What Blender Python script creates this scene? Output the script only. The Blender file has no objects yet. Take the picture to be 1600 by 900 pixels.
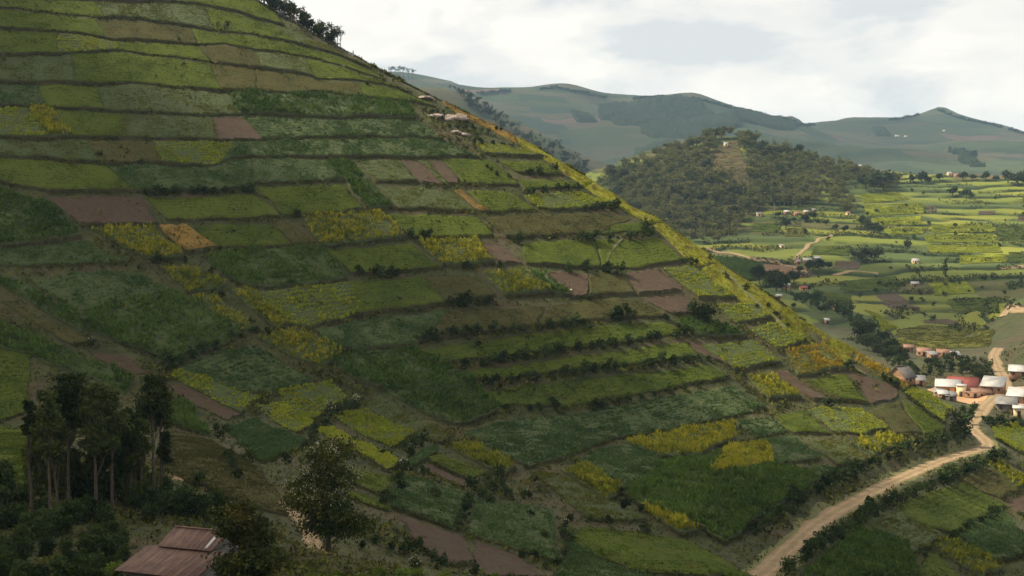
import bpy, math, random
import numpy as np

# ------------------------------------------------------------------ camera
SC = bpy.context.scene
COL = SC.collection
F_PX, PITCH = 2000.0, math.atan(130 / 2000.0)      # focal length in photo pixels, tilt below the horizontal
cam_d = bpy.data.cameras.new('camera')
cam = bpy.data.objects.new('camera', cam_d)
COL.objects.link(cam)
cam_d.sensor_width = 36.0
cam_d.lens = 36.0 * F_PX / 1600.0
cam_d.clip_start, cam_d.clip_end = 0.5, 60000
cam.location = (0, 0, 0)
cam.rotation_euler = (math.radians(90) - PITCH, 0, 0)
SC.camera = cam

# ------------------------------------------------------------------ light
SUN_AZ, SUN_EL = math.radians(-80), math.radians(50)   # azimuth measured from +Y towards +X
SUN_DIR = np.array([math.sin(SUN_AZ) * math.cos(SUN_EL), math.cos(SUN_AZ) * math.cos(SUN_EL), math.sin(SUN_EL)])
sun_d = bpy.data.lights.new('sun', 'SUN')
sun_d.energy, sun_d.angle, sun_d.color = 5.0, math.radians(0.53), (1.0, 0.88, 0.66)
sun = bpy.data.objects.new('sun', sun_d)
COL.objects.link(sun)
sun.location = tuple(SUN_DIR * 3000)
sun.rotation_euler = (math.radians(90) - SUN_EL, 0, math.pi - SUN_AZ)

vs = SC.view_settings
SC.display_settings.display_device = 'sRGB'
vs.view_transform, vs.look, vs.gamma, vs.exposure = 'Standard', 'None', 1.0, 0.72
vs.use_curve_mapping = False
SC.cycles.use_denoising = True
SC.cycles.max_bounces = 6
SC.cycles.diffuse_bounces = 2
SC.cycles.glossy_bounces = 2
SC.cycles.transmission_bounces = 3
SC.cycles.transparent_max_bounces = 8
SC.cycles.volume_bounces = 1
SC.cycles.sample_clamp_indirect = 4.0
SC.cycles.use_adaptive_sampling = True
SC.cycles.adaptive_threshold = 0.02


class NT:
    """small helper to write node trees"""
    def __init__(self, tree):
        self.t = tree
        tree.nodes.clear()

    def n(self, kind, ins=None, **props):
        nd = self.t.nodes.new(kind)
        for k, v in props.items():
            setattr(nd, k, v)
        for k, v in (ins or {}).items():
            s = nd.inputs[k]
            if isinstance(v, bpy.types.NodeSocket):
                self.t.links.new(v, s)
            else:
                s.default_value = v
        return nd

    def math(self, op, a, b=None, c=None, clamp=False):
        ins = {0: a}
        if b is not None: ins[1] = b
        if c is not None: ins[2] = c
        return self.n('ShaderNodeMath', ins, operation=op, use_clamp=clamp).outputs[0]

    def ramp(self, fac, stops, interp='LINEAR'):
        r = self.n('ShaderNodeValToRGB', {'Fac': fac})
        cr = r.color_ramp
        cr.interpolation = interp
        while len(cr.elements) < len(stops): cr.elements.new(0.5)
        for e, (p, c) in zip(cr.elements, stops):
            e.position = p
            e.color = (c[0], c[1], c[2], 1) if not isinstance(c, (int, float)) else (c, c, c, 1)
        return r.outputs['Color']

    def mix(self, f, a, b, mode='MIX'):
        m = self.n('ShaderNodeMix', data_type='RGBA', blend_type=mode)
        for i, v in ((0, f), (6, a), (7, b)):
            if isinstance(v, bpy.types.NodeSocket): self.t.links.new(v, m.inputs[i])
            elif i == 0: m.inputs[0].default_value = v
            else: m.inputs[i].default_value = (v[0], v[1], v[2], 1)
        return m.outputs[2]

    def noise(self, vec, scale, detail=2.0, rough=0.5, dist=0.0):
        ins = {'Scale': scale, 'Detail': detail, 'Roughness': rough, 'Distortion': dist}
        if vec is not None: ins['Vector'] = vec
        return self.n('ShaderNodeTexNoise', ins).outputs['Fac']


# ------------------------------------------------------------------ sky: blue-grey air between bright broken cloud
world = bpy.data.worlds.new('World')
SC.world = world
world.use_nodes = True
w = NT(world.node_tree)
sky = w.n('ShaderNodeTexSky', sky_type='NISHITA', sun_disc=False, sun_elevation=SUN_EL, sun_rotation=SUN_AZ,
          altitude=1900.0, air_density=1.0, dust_density=2.0, ozone_density=1.0)
tc = w.n('ShaderNodeTexCoord').outputs['Generated']
sep = w.n('ShaderNodeSeparateXYZ', {0: tc})
zz = w.math('MAXIMUM', sep.outputs['Z'], 0.0)
den = w.math('ADD', zz, 0.34)
px_ = w.math('DIVIDE', sep.outputs['X'], den)
py_ = w.math('DIVIDE', sep.outputs['Y'], den)
plane = w.n('ShaderNodeCombineXYZ', {0: px_, 1: py_, 2: 0.35}).outputs[0]
n1 = w.noise(plane, 3.1, 9.0, 0.52, 0.3)
n2 = w.noise(plane, 1.0, 2.0, 0.5)
cov = w.math('ADD', w.math('MULTIPLY', n1, 0.75), w.math('MULTIPLY', n2, 0.35))
cloud = w.ramp(cov, [(0.46, 0.0), (0.52, 0.6), (0.57, 1.0)], 'EASE')
n3 = w.noise(plane, 4.6, 6.0, 0.55, 0.3)
bright = w.ramp(n3, [(0.32, (10.9, 10.55, 10.0)), (0.60, (13.1, 12.3, 11.2))])
gap = w.mix(0.80, sky.outputs[0], (10.4, 10.25, 9.9))
skycol = w.mix(cloud, gap, bright)
bg = w.n('ShaderNodeBackground', {'Color': skycol, 'Strength': 0.0535})
w.t.links.new(bg.outputs[0], w.n('ShaderNodeOutputWorld').inputs['Surface'])

# ------------------------------------------------------------------ numbers
RNG = np.random.default_rng(7)


def vnoise(x, y, scale, seed=0):
    """smooth value noise in -1..1 on world coordinates"""
    x = np.asarray(x, float) / scale + seed * 17.31
    y = np.asarray(y, float) / scale - seed * 9.77
    xi, yi = np.floor(x).astype(np.int64), np.floor(y).astype(np.int64)
    fx, fy = x - xi, y - yi
    fx, fy = fx * fx * (3 - 2 * fx), fy * fy * (3 - 2 * fy)

    def h(a, b):
        k = (a * 374761393 + b * 668265263 + seed * 974634777) & 0xFFFFFFFF
        k = ((k ^ (k >> 13)) * 1274126177) & 0xFFFFFFFF
        return ((k ^ (k >> 16)) & 0xFFFF) / 32767.5 - 1.0
    a = h(xi, yi) * (1 - fx) + h(xi + 1, yi) * fx
    b = h(xi, yi + 1) * (1 - fx) + h(xi + 1, yi + 1) * fx
    return a * (1 - fy) + b * fy


def fbm(x, y, scale, octs=3, seed=0):
    r, a, s = 0, 1.0, 0
    for o in range(octs):
        r = r + a * vnoise(x, y, scale / 2 ** o, seed + o)
        s += a
        a *= 0.5
    return r / s


CP, SP = math.cos(PITCH), math.sin(PITCH)


def ray(px, py):
    """slopes (x/y, z/y) of the sight line through a photo pixel"""
    a = (np.asarray(px, float) - 800) / F_PX
    b = (450 - np.asarray(py, float)) / F_PX
    fy = CP + b * SP
    return a / fy, (b * CP - SP) / fy


def PT(px, py, Y):
    dx, dz = ray(px, py)
    return (float(dx * Y), float(Y), float(dz * Y))


class TPS:
    def __init__(self, pts, reg=0.0):
        p = np.array(pts, float)
        self.c = p[:, :2]
        n = len(p)
        self.s = 300.0
        K = self.k(self.c / self.s, self.c / self.s) + reg * np.eye(n)
        Pm = np.c_[np.ones(n), self.c / self.s]
        A = np.zeros((n + 3, n + 3))
        A[:n, :n], A[:n, n:], A[n:, :n] = K, Pm, Pm.T
        self.w = np.linalg.solve(A, np.r_[p[:, 2], np.zeros(3)])

    @staticmethod
    def k(a, b):
        d2 = ((a[:, None, :] - b[None, :, :]) ** 2).sum(-1)
        return 0.5 * d2 * np.log(d2 + 1e-12)

    def __call__(self, x, y):
        sh = np.shape(x)
        q = np.c_[np.ravel(x), np.ravel(y)] / self.s
        out = np.empty(len(q))
        n = len(self.c)
        for i in range(0, len(q), 20000):
            qq = q[i:i + 20000]
            out[i:i + 20000] = self.k(qq, self.c / self.s) @ self.w[:n] + self.w[n] + qq @ self.w[n + 1:]
        return out.reshape(sh)


# ------------------------------------------------------------------ the lie of the land
# the steep hillside: a plane that climbs away to the far left, cut off along a crest
CREST = np.array([(374.0, 419.0), (353.5, 418.3), (340.3, 418.8), (327.3, 420.1), (314.6, 419.4), (300.6, 419.2), (292.7, 420.0), (282.5, 419.4), (270.2, 421.8), (259.2, 423.4),
                  (249.3, 424.0), (235.5, 428.0), (222.0, 430.4), (208.8, 429.6), (189.2, 429.2), (179.3, 427.5), (171.2, 430.4), (163.3, 428.6), (151.5, 427.0), (145.9, 425.0), (133.8, 423.5),
                  (124.7, 423.5), (115.7, 420.5), (102.6, 420.4), (94.9, 421.1), (84.2, 421.0), (78.1, 419.2), (72.5, 418.2), (66.6, 416.6), (61.7, 413.5), (30.0, 410.0)])[::-1]   # along, across


def hill_plane(x, y):
    return -240 + 0.64 * (-0.5 * x + 0.86 * y)


def hill(x, y):
    t = -0.883 * x + 0.469 * y                     # along the crest, growing to the far left
    c = np.interp(t, CREST[:, 0], CREST[:, 1])
    d = 0.469 * x + 0.883 * y - c
    wv = 3.0
    drop = 0.78 * wv * np.logaddexp(0, d / wv)
    und = 1.3 * vnoise(x, y, 46, 3) * np.clip((-d - 5) / 25, 0, 1)
    return hill_plane(x, y) - drop + und


FOOT = [PT(*a) for a in [
    (280, 930, 134), (500, 865, 153), (150, 815, 169), (20, 800, 178), (-150, 800, 175), (-200, 700, 235), (40, 700, 222), (300, 690, 255), (450, 760, 206), (600, 705, 280), (600, 800, 217),
    (600, 885, 178), (750, 755, 262), (750, 885, 201), (900, 835, 233), (900, 895, 212), (1000, 785, 263), (1100, 890, 221),
    (1200, 888, 232), (1245, 845, 255), (1300, 803, 283), (1400, 748, 327), (1455, 728, 352), (1515, 700, 386), (1535, 640, 455),
    (1400, 885, 266), (1590, 885, 280), (1750, 890, 285), (1590, 745, 384), (1500, 765, 350), (1800, 740, 390), (1620, 660, 440),
    (1590, 640, 460), (1450, 612, 478), (1480, 620, 480), (1500, 590, 520), (1560, 585, 520), (1640, 530, 540), (1750, 500, 560), (1590, 552, 590), (1625, 500, 640), (1660, 440, 680), (1606, 470, 720),
    (1440, 560, 600), (1380, 540, 640), (1500, 530, 680), (1420, 520, 700), (1300, 500, 700), (1240, 470, 770), (1200, 435, 850), (1130, 392, 950), (1250, 402, 930), (1250, 345, 1110),
    (1350, 335, 1140), (1450, 445, 880), (1590, 440, 880), (1700, 440, 880), (1560, 490, 760), (1450, 380, 1030), (1590, 355, 1100), (1480, 305, 1250), (1500, 273, 1390), (1420, 283, 1350), (1350, 292, 1290),
    (1590, 277, 1390), (1750, 280, 1390), (1140, 212, 1380), (1195, 226, 1400), (1300, 256, 1400), (1060, 254, 1320), (990, 281, 1290), (950, 300, 1270),
    (1100, 302, 1220), (1200, 302, 1230), (1020, 350, 1150), (1100, 372, 1075), (1180, 372, 1050),
    (900, 330, 1250), (800, 330, 1250), (700, 330, 1300)]]
FOOT += [(0, 20, -9), (0, -30, 2), (60, 40, -17), (-60, 40, -15), (0, 70, -26), (-40, 100, -32), (30, 110, -38), (60, 150, -52), (-60, 110, -33), (-120, 120, -30),
         (120, 160, -60), (120, 60, -40), (-120, 0, 5), (120, 0, -25),
         (60, 560, -66), (0, 640, -50), (-150, 720, -30), (-300, 800, 0), (-200, 1000, -20), (-500, 900, 20),
         (-150, 420, -60), (-60, 420, -64), (30, 400, -68), (-260, 340, -50), (-300, 250, -42), (-300, 120, -25),
         (300, 1700, -30), (100, 1650, -40), (550, 1650, -20), (800, 1650, -20), (1000, 1100, 0), (800, 700, -20), (600, 500, -30), (500, 300, -60), (350, 200, -75)]
foot_tps = TPS(FOOT)

ROAD_PX = [(1150, 935, 212), (1190, 897, 226), (1213, 878, 237), (1245, 846, 254), (1287, 812, 277), (1335, 784, 299), (1388, 757, 322), (1435, 735, 344), (1484, 716, 367),
           (1518, 706, 382), (1541, 697, 393), (1537, 686, 402), (1523, 676, 412), (1518, 664, 424), (1529, 650, 440), (1540, 636, 458), (1552, 622, 476),
           (1572, 604, 500), (1567, 590, 520), (1558, 572, 548), (1553, 556, 580), (1560, 544, 612)]
ROAD = np.array([PT(*a) for a in ROAD_PX])


def densify(P, step):
    P = np.asarray(P, float)
    d = np.r_[0, np.cumsum(np.linalg.norm(np.diff(P[:, :2], axis=0), axis=1))]
    t = np.linspace(0, d[-1], max(2, int(d[-1] / step) + 1))
    # Catmull-like smoothing through cubic interpolation of each coordinate
    out = []
    for k in range(P.shape[1]):
        m = np.gradient(P[:, k], d)
        i = np.clip(np.searchsorted(d, t) - 1, 0, len(d) - 2)
        h = d[i + 1] - d[i]
        u = (t - d[i]) / h
        out.append((2 * u**3 - 3 * u**2 + 1) * P[i, k] + (u**3 - 2 * u**2 + u) * h * m[i] + (-2 * u**3 + 3 * u**2) * P[i + 1, k] + (u**3 - u**2) * h * m[i + 1])
    return np.array(out).T


ROADD = densify(ROAD, 2.0)
ROADD[:, 2] = np.convolve(np.pad(ROADD[:, 2], 6, 'edge'), np.ones(13) / 13, 'valid')


def road_dist(x, y):
    sh = np.shape(x)
    x, y = np.ravel(x), np.ravel(y)
    best, bz = np.full(len(x), 1e9), np.zeros(len(x))
    m = (x > 20) & (x < 260) & (y > 190) & (y < 660)
    xm, ym = x[m], y[m]
    b, z = np.full(len(xm), 1e9), np.zeros(len(xm))
    for p in ROADD:
        d = (xm - p[0]) ** 2 + (ym - p[1]) ** 2
        k = d < b
        b[k], z[k] = d[k], p[2]
    best[m], bz[m] = np.sqrt(b), z
    return best.reshape(sh), bz.reshape(sh)


def H0(x, y):
    x, y = np.asarray(x, float), np.asarray(y, float)
    f = foot_tps(x, y) + 0.5 * vnoise(x, y, 25, 5) + 0.034 * np.clip(y - 600, 0, 380) * fbm(x, y, 230, 3, 8)
    h = hill(x, y)
    k = 5.0
    far = np.clip((y - 700) / 100, 0, 1)
    h = h - far * 400
    z = k * np.logaddexp(h / k, f / k)
    d, rz = road_dist(x, y)
    wgt = np.clip((6.5 - d) / 3.5, 0, 1)
    wgt = wgt * wgt * (3 - 2 * wgt)
    return z * (1 - wgt) + (rz) * wgt


class Grid:
    def __init__(self, x0, x1, y0, y1, s, fn):
        self.x0, self.y0, self.s = x0, y0, s
        self.nx, self.ny = int((x1 - x0) / s) + 1, int((y1 - y0) / s) + 1
        self.xs, self.ys = x0 + s * np.arange(self.nx), y0 + s * np.arange(self.ny)
        self.X, self.Y = np.meshgrid(self.xs, self.ys)
        self.Z = fn(self.X, self.Y)

    def __call__(self, x, y):
        u = np.clip((np.asarray(x, float) - self.x0) / self.s, 0, self.nx - 1.001)
        v = np.clip((np.asarray(y, float) - self.y0) / self.s, 0, self.ny - 1.001)
        i, j = u.astype(int), v.astype(int)
        a, b = u - i, v - j
        Z = self.Z
        return (Z[j, i] * (1 - a) + Z[j, i + 1] * a) * (1 - b) + (Z[j + 1, i] * (1 - a) + Z[j + 1, i + 1] * a) * b

    def hit(self, pts, ymin=None, ymax=None):
        """first point of the ground seen through each photo pixel (x, y)"""
        P = np.atleast_2d(np.array(pts, float))
        dx, dz = ray(P[:, 0], P[:, 1])
        lo, hi = ymin or max(self.y0, 20), ymax or self.y0 + self.s * (self.ny - 1)
        st = max(0.5, self.s * 0.6)
        ys = np.arange(lo, hi, st)
        gap = dz[:, None] * ys[None] - self(dx[:, None] * ys[None], np.broadcast_to(ys, (len(P), len(ys))))
        below = gap <= 0
        first = np.where(below.any(1), below.argmax(1), np.argmin(gap / ys[None], axis=1))
        Y = ys[first].copy()
        k = below.any(1) & (first > 0)
        g1, g0 = gap[np.arange(len(P)), first], gap[np.arange(len(P)), np.maximum(first - 1, 0)]
        Y[k] -= st * (-g1[k]) / np.maximum(g0[k] - g1[k], 1e-6)
        x = dx * Y
        return np.c_[x, Y, self(x, Y)]


NEAR = Grid(-330, 300, 30, 680, 1.6, H0)
FAR = Grid(-450, 1150, 520, 1760, 4.0, H0)


def terraced(x, y, z, step):
    """steps a slope into farmed terraces; returns height and the running terrace number"""
    q = (z + 5.0 * fbm(x, y, 120, 3, 55) + 1.2 * vnoise(x, y, 22, 56)) / step
    f = q - np.floor(q)
    g = np.clip((f - 0.72) / 0.28, 0, 1)
    return z + 0.55 * step * (g * g * (3 - 2 * g) - f + 0.35), q


_k = np.clip((FAR.Y - 640) / 40, 0, 1)
_z, FARQ = terraced(FAR.X, FAR.Y, FAR.Z, 5.0)
FAR.Z = FAR.Z + (_z - FAR.Z) * _k
# the mountains at the back
MTN_P = [PT(*a) for a in [
    (600, 118, 1800), (660, 124, 1820), (700, 130, 1830), (740, 152, 1820), (800, 196, 1790), (860, 238, 1760), (940, 288, 1720),
    (500, 110, 1750), (400, 100, 1750), (600, 200, 1560), (700, 230, 1560),
    (690, 121.7, 3900), (720, 131.0, 3900), (745, 161.8, 3900), (757, 163.7, 3900), (790, 142.2, 3800), (845, 131.5, 3800), (870, 127.9, 3800), (890, 129.8, 3800), (912, 146.4, 3700), (955, 174.5, 3700), (1000, 158.6, 3700), (1035, 150.9, 3700), (1070, 147.4, 3700), (1090, 149.7, 3700), (1120, 158.2, 3700), (1170, 171.0, 3700), (1220, 181.6, 3700), (1245, 182.5, 3700), (1262, 199.5, 3700), (1285, 194.6, 4300), (1325, 184.3, 4300), (1380, 191.1, 4300), (1420, 180.4, 4300), (1445, 176.7, 4300), (1466, 168.7, 4300), (1485, 172.3, 4300), (1515, 201.0, 4300), (1550, 192.8, 4300), (1600, 218.3, 4300), (1700, 241.2, 4300),
    (860, 215, 3000), (950, 235, 2800), (1050, 225, 2850), (1150, 235, 2900), (960, 280, 2300), (1100, 270, 2400), (1250, 240, 3000), (1300, 262, 2600), (1400, 235, 3100), (1400, 265, 2500),
    (1500, 225, 3300), (1500, 262, 2600), (1600, 245, 3000), (1600, 268, 2500), (1750, 250, 3000)]]
MTN_P += [(-300, 2100, 60), (0, 2150, 20), (200, 2100, 30), (-100, 2400, 20), (-500, 2600, 120), (-700, 2200, 150),
          (-200, 4600, 200), (200, 4700, 180), (700, 4600, 150), (1200, 5100, 180), (1700, 5100, 150), (2200, 5100, 150), (-900, 4600, 250), (-900, 3800, 300),
          (2400, 4300, 250), (2400, 3000, 80), (1800, 2200, 60), (600, 2000, 10), (1000, 2000, 10)]
mtn_tps = TPS(MTN_P)


def M0(x, y):
    z = mtn_tps(x, y)
    am = np.clip((y - 1500) / 2500, 0.25, 1.0)
    return z + am * (9 * fbm(x, y, 300, 4, 21) + np.clip((3650 - y) / 600, 0.1, 1) * (60 - 290 * np.abs(fbm(x + 0.35 * y, y * 0.4, 420, 3, 33))))


MTN = Grid(-1000, 2500, 1480, 5200, 22.0, M0)

# ------------------------------------------------------------------ meshes and objects
def mesh_np(name, V, quads=None, tris=None, mats=(), smooth=False, fmat=None):
    V = np.asarray(V, np.float32)
    me = bpy.data.meshes.new(name)
    q = np.zeros((0, 4), np.int32) if quads is None else np.asarray(quads, np.int32).reshape(-1, 4)
    t = np.zeros((0, 3), np.int32) if tris is None else np.asarray(tris, np.int32).reshape(-1, 3)
    nl = q.size + t.size
    me.vertices.add(len(V))
    me.vertices.foreach_set('co', V.ravel())
    me.loops.add(nl)
    me.loops.foreach_set('vertex_index', np.r_[q.ravel(), t.ravel()])
    me.polygons.add(len(q) + len(t))
    me.polygons.foreach_set('loop_start', np.r_[np.arange(len(q)) * 4, q.size + np.arange(len(t)) * 3].astype(np.int32))
    if smooth is not False:
        sm = np.ones(len(q) + len(t), bool) if smooth is True else np.asarray(smooth, bool)
        me.polygons.foreach_set('use_smooth', sm)
    if fmat is not None:
        me.polygons.foreach_set('material_index', np.asarray(fmat, np.int32))
    for m in mats: me.materials.append(m)
    me.update(calc_edges=True)
    me.validate()
    return me


def link(name, data, loc=(0, 0, 0), rz=0.0, sc=1.0, parent=None):
    o = bpy.data.objects.new(name, data)
    COL.objects.link(o)
    o.location = loc
    o.rotation_euler = (0, 0, rz)
    o.scale = (sc, sc, sc) if isinstance(sc, (int, float)) else sc
    if parent: o.parent = parent
    return o


def tag(o, label=None, cat=None, group=None, kind=None):
    if label: o['label'] = label
    if cat: o['category'] = cat
    if group: o['group'] = group
    if kind: o['kind'] = kind
    return o


def join_geo(parts):
    """[(V, quads, tris, material index)] -> one set of arrays"""
    Vs, Q, T, fq, ft, n = [], [], [], [], [], 0
    for V, q, t, m in parts:
        Vs.append(np.asarray(V, float))
        if q is not None and len(q): Q.append(np.asarray(q).reshape(-1, 4) + n); fq.append(np.full(len(Q[-1]), m))
        if t is not None and len(t): T.append(np.asarray(t).reshape(-1, 3) + n); ft.append(np.full(len(T[-1]), m))
        n += len(V)
    return (np.concatenate(Vs), np.concatenate(Q) if Q else None, np.concatenate(T) if T else None,
            np.concatenate((fq or [np.zeros(0)]) + (ft or [np.zeros(0)])))


def grid_quads(nu, nv, off=0):
    i, j = np.meshgrid(np.arange(nu - 1), np.arange(nv - 1))
    a = (j * nu + i).ravel() + off
    return np.c_[a, a + 1, a + 1 + nu, a + nu]


def leaf_quads(C, size, rng, up=0.3, aspect=0.55):
    """leaf shaped quads at the points C, turned every way"""
    n = len(C)
    d = rng.normal(size=(n, 3)); d[:, 2] += up
    d /= np.linalg.norm(d, axis=1)[:, None]
    r = rng.normal(size=(n, 3))
    s = np.cross(d, r); s /= np.linalg.norm(s, axis=1)[:, None] + 1e-9
    L = (np.asarray(size) * rng.uniform(0.65, 1.35, n))[:, None] * 0.5
    V = np.stack([C - d * L, C + s * L * aspect, C + d * L, C - s * L * aspect], 1).reshape(-1, 3)
    return V, np.arange(4 * n).reshape(-1, 4)


def tube(path, radii, nseg=6):
    path = np.asarray(path, float)
    radii = np.asarray(radii, float)
    V = []
    for i, p in enumerate(path):
        d = path[min(i + 1, len(path) - 1)] - path[max(i - 1, 0)]
        d = d / (np.linalg.norm(d) + 1e-9)
        a = np.cross(d, (0, 1, 0.01) if abs(d[1]) < 0.9 else (1, 0, 0)); a /= np.linalg.norm(a)
        b = np.cross(d, a)
        for k in range(nseg):
            t = 2 * math.pi * k / nseg
            V.append(p + radii[i] * (a * math.cos(t) + b * math.sin(t)))
    q = [[i * nseg + k, i * nseg + (k + 1) % nseg, (i + 1) * nseg + (k + 1) % nseg, (i + 1) * nseg + k] for i in range(len(path) - 1) for k in range(nseg)]
    return np.array(V), np.array(q)


# ------------------------------------------------------------------ materials
def plant_mat(name, dark, light, scale=0.8, patch=14.0, trans=0.3, tint=None, rnd=0.25, rough=0.6):
    """leaf colour with clump to clump, patch to patch and object to object variation"""
    m = bpy.data.materials.new(name)
    m.use_nodes = True
    t = NT(m.node_tree)
    pos = t.n('ShaderNodeNewGeometry').outputs['Position']
    oi = t.n('ShaderNodeObjectInfo').outputs['Random']
    a = t.noise(pos, 1.0 / scale, 2.0)
    b = t.noise(pos, 1.0 / patch, 3.0, 0.6)
    f = t.math('ADD', t.math('MULTIPLY', a, 0.8), t.math('MULTIPLY', b, 0.8))
    f = t.math('ADD', f, t.math('MULTIPLY', t.math('SUBTRACT', oi, 0.5), rnd))
    isl = t.n('ShaderNodeNewGeometry').outputs['Random Per Island']
    f = t.math('ADD', f, t.math('MULTIPLY', t.math('SUBTRACT', isl, 0.5), 0.26))
    c = t.ramp(f, [(0.5, dark), (1.05, light)])
    if tint:
        col, amt = tint
        g = t.ramp(t.noise(pos, 1.0 / (patch * 0.45), 3.0, 0.65), [(0.5, 0.0), (0.66, amt)])
        c = t.mix(g, c, col)
    d = t.n('ShaderNodeBsdfPrincipled', {'Base Color': c, 'Roughness': 0.8, 'Specular IOR Level': 0.06})
    tr = t.n('ShaderNodeBsdfTranslucent', {'Color': t.mix(0.5, c, (1.0, 0.95, 0.25), 'MULTIPLY')})
    mx = t.n('ShaderNodeMixShader', {0: trans, 1: d.outputs[0], 2: tr.outputs[0]})
    t.t.links.new(mx.outputs[0], t.n('ShaderNodeOutputMaterial').inputs['Surface'])
    return m


def plain_mat(name, c0, c1, scale=1.0, rough=0.8, bump=0.0, metallic=0.0, third=None, coord='Position'):
    m = bpy.data.materials.new(name)
    m.use_nodes = True
    t = NT(m.node_tree)
    pos = t.n('ShaderNodeNewGeometry').outputs['Position'] if coord == 'Position' else t.n('ShaderNodeTexCoord').outputs['Object']
    a = t.noise(pos, 1.0 / scale, 5.0, 0.62)
    c = t.ramp(a, [(0.32, c0), (0.68, c1)])
    if third:
        c = t.mix(t.ramp(t.noise(pos, 0.37 / scale, 4.0, 0.6), [(0.48, 0.0), (0.62, third[1])]), c, third[0])
    ins = {'Base Color': c, 'Roughness': rough, 'Metallic': metallic, 'Specular IOR Level': 0.3}
    if bump:
        ins['Normal'] = t.n('ShaderNodeBump', {'Height': t.noise(pos, 2.2 / scale, 4.0), 'Strength': bump, 'Distance': 0.3 * scale}).outputs[0]
    d = t.n('ShaderNodeBsdfPrincipled', ins)
    t.t.links.new(d.outputs[0], t.n('ShaderNodeOutputMaterial').inputs['Surface'])
    return m


def terrace_mat(name, step, width, greens, bank, rough_amt=1.0, contrast=1.0, soft=0.12, attr=None):
    """hillside farmed in narrow terraces: plots between contour banks"""
    m = bpy.data.materials.new(name)
    m.use_nodes = True
    t = NT(m.node_tree)
    pos = t.n('ShaderNodeNewGeometry').outputs['Position']
    sp = t.n('ShaderNodeSeparateXYZ', {0: pos})
    wob = t.noise(pos, 1.0 / (width * 1.6), 3.0, 0.6)
    wob2 = t.noise(pos, 1.0 / (width * 0.3), 2.0, 0.6)
    hgt = t.math('ADD', sp.outputs['Z'], t.math('ADD', t.math('MULTIPLY', wob, step * 3.0 * rough_amt), t.math('MULTIPLY', wob2, step * 0.5 * rough_amt)))
    lv = t.math('DIVIDE', hgt, step) if not attr else t.math('ADD', t.n('ShaderNodeAttribute', attribute_name=attr).outputs['Fac'], 0.27)
    idx = t.math('FLOOR', lv)
    fr = t.math('FRACT', lv)
    u = t.math('ADD', t.math('MULTIPLY', sp.outputs['X'], 0.93), t.math('MULTIPLY', sp.outputs['Y'], 0.36))
    u = t.math('DIVIDE', t.math('ADD', u, t.math('MULTIPLY', wob, width * 1.2)), width)
    wn0 = t.n('ShaderNodeTexWhiteNoise', {'W': idx}, noise_dimensions='1D').outputs['Value']
    u = t.math('ADD', u, t.math('MULTIPLY', wn0, 7.0))
    cell = t.n('ShaderNodeCombineXYZ', {0: t.math('FLOOR', u), 1: idx, 2: 0.0}).outputs[0]
    wn = t.n('ShaderNodeTexWhiteNoise', {'Vector': cell}, noise_dimensions='3D').outputs['Value']
    c = t.ramp(wn, greens, 'CONSTANT')
    big = t.ramp(t.noise(pos, 1.0 / (width * 5), 3.0), [(0.35, 0.65), (0.65, 1.25)])
    c = t.mix(1.0, c, big, 'MULTIPLY')
    fine = t.ramp(t.noise(pos, 1.0 / (step * 0.35), 4.0, 0.7), [(0.25, 0.7), (0.75, 1.3)])
    c = t.mix(1.0, c, fine, 'MULTIPLY')
    bn = t.noise(pos, 1.0 / (width * 0.5), 3.0)
    edge = t.math('MULTIPLY', t.math('SUBTRACT', 1.0, t.n('ShaderNodeMapRange', {0: fr, 1: soft, 2: soft * 2.0}).outputs[0]),
                  t.ramp(bn, [(0.38, 0.15), (0.55, contrast)]))
    c = t.mix(edge, c, bank)
    d = t.n('ShaderNodeBsdfPrincipled', {'Base Color': c, 'Roughness': 0.9, 'Specular IOR Level': 0.1})
    t.t.links.new(d.outputs[0], t.n('ShaderNodeOutputMaterial').inputs['Surface'])
    return m


M = {}
M['ground'] = plain_mat('rough_hill_grass', (0.020, 0.026, 0.008), (0.050, 0.054, 0.015), 7.0, 0.95, 0.3, third=((0.060, 0.042, 0.022), 0.7))
M['valley'] = terrace_mat('valley_terraces', 6.2, 62, [(0.0, (0.050, 0.070, 0.020)), (0.18, (0.078, 0.098, 0.021)), (0.36, (0.115, 0.135, 0.022)), (0.55, (0.060, 0.082, 0.024)),
                          (0.68, (0.140, 0.150, 0.022)), (0.84, (0.082, 0.080, 0.028)), (0.96, (0.13, 0.078, 0.045))], (0.018, 0.028, 0.009), 0.7, 1.0, 0.12, 'terrace')
M['mountain'] = terrace_mat('mountain_terraces', 17.0, 150, [(0.0, (0.024, 0.036, 0.020)), (0.25, (0.038, 0.046, 0.025)), (0.45, (0.052, 0.050, 0.030)), (0.6, (0.036, 0.050, 0.024)),
                            (0.78, (0.060, 0.056, 0.034)), (0.95, (0.085, 0.056, 0.044))], (0.024, 0.036, 0.022), 1.4, 0.8)
M['bank'] = plain_mat('terrace_bank_earth', (0.026, 0.026, 0.011), (0.066, 0.054, 0.026), 2.0, 0.95)
M['soil'] = plain_mat('ploughed_earth', (0.034, 0.020, 0.012), (0.058, 0.035, 0.020), 1.2, 0.95, 0.6, third=((0.052, 0.044, 0.02), 0.5))
m = bpy.data.materials.new('dirt_road_surface')
m.use_nodes = True
t = NT(m.node_tree)
pos = t.n('ShaderNodeNewGeometry').outputs['Position']
ac = t.math('ABSOLUTE', t.math('ADD', t.n('ShaderNodeAttribute', attribute_name='across').outputs['Fac'], t.math('MULTIPLY', t.math('SUBTRACT', t.noise(pos, 0.12, 2.0), 0.5), 0.5)))
c = t.ramp(t.noise(pos, 0.45, 5.0, 0.65), [(0.3, (0.165, 0.115, 0.066)), (0.7, (0.27, 0.198, 0.12))])
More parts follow.
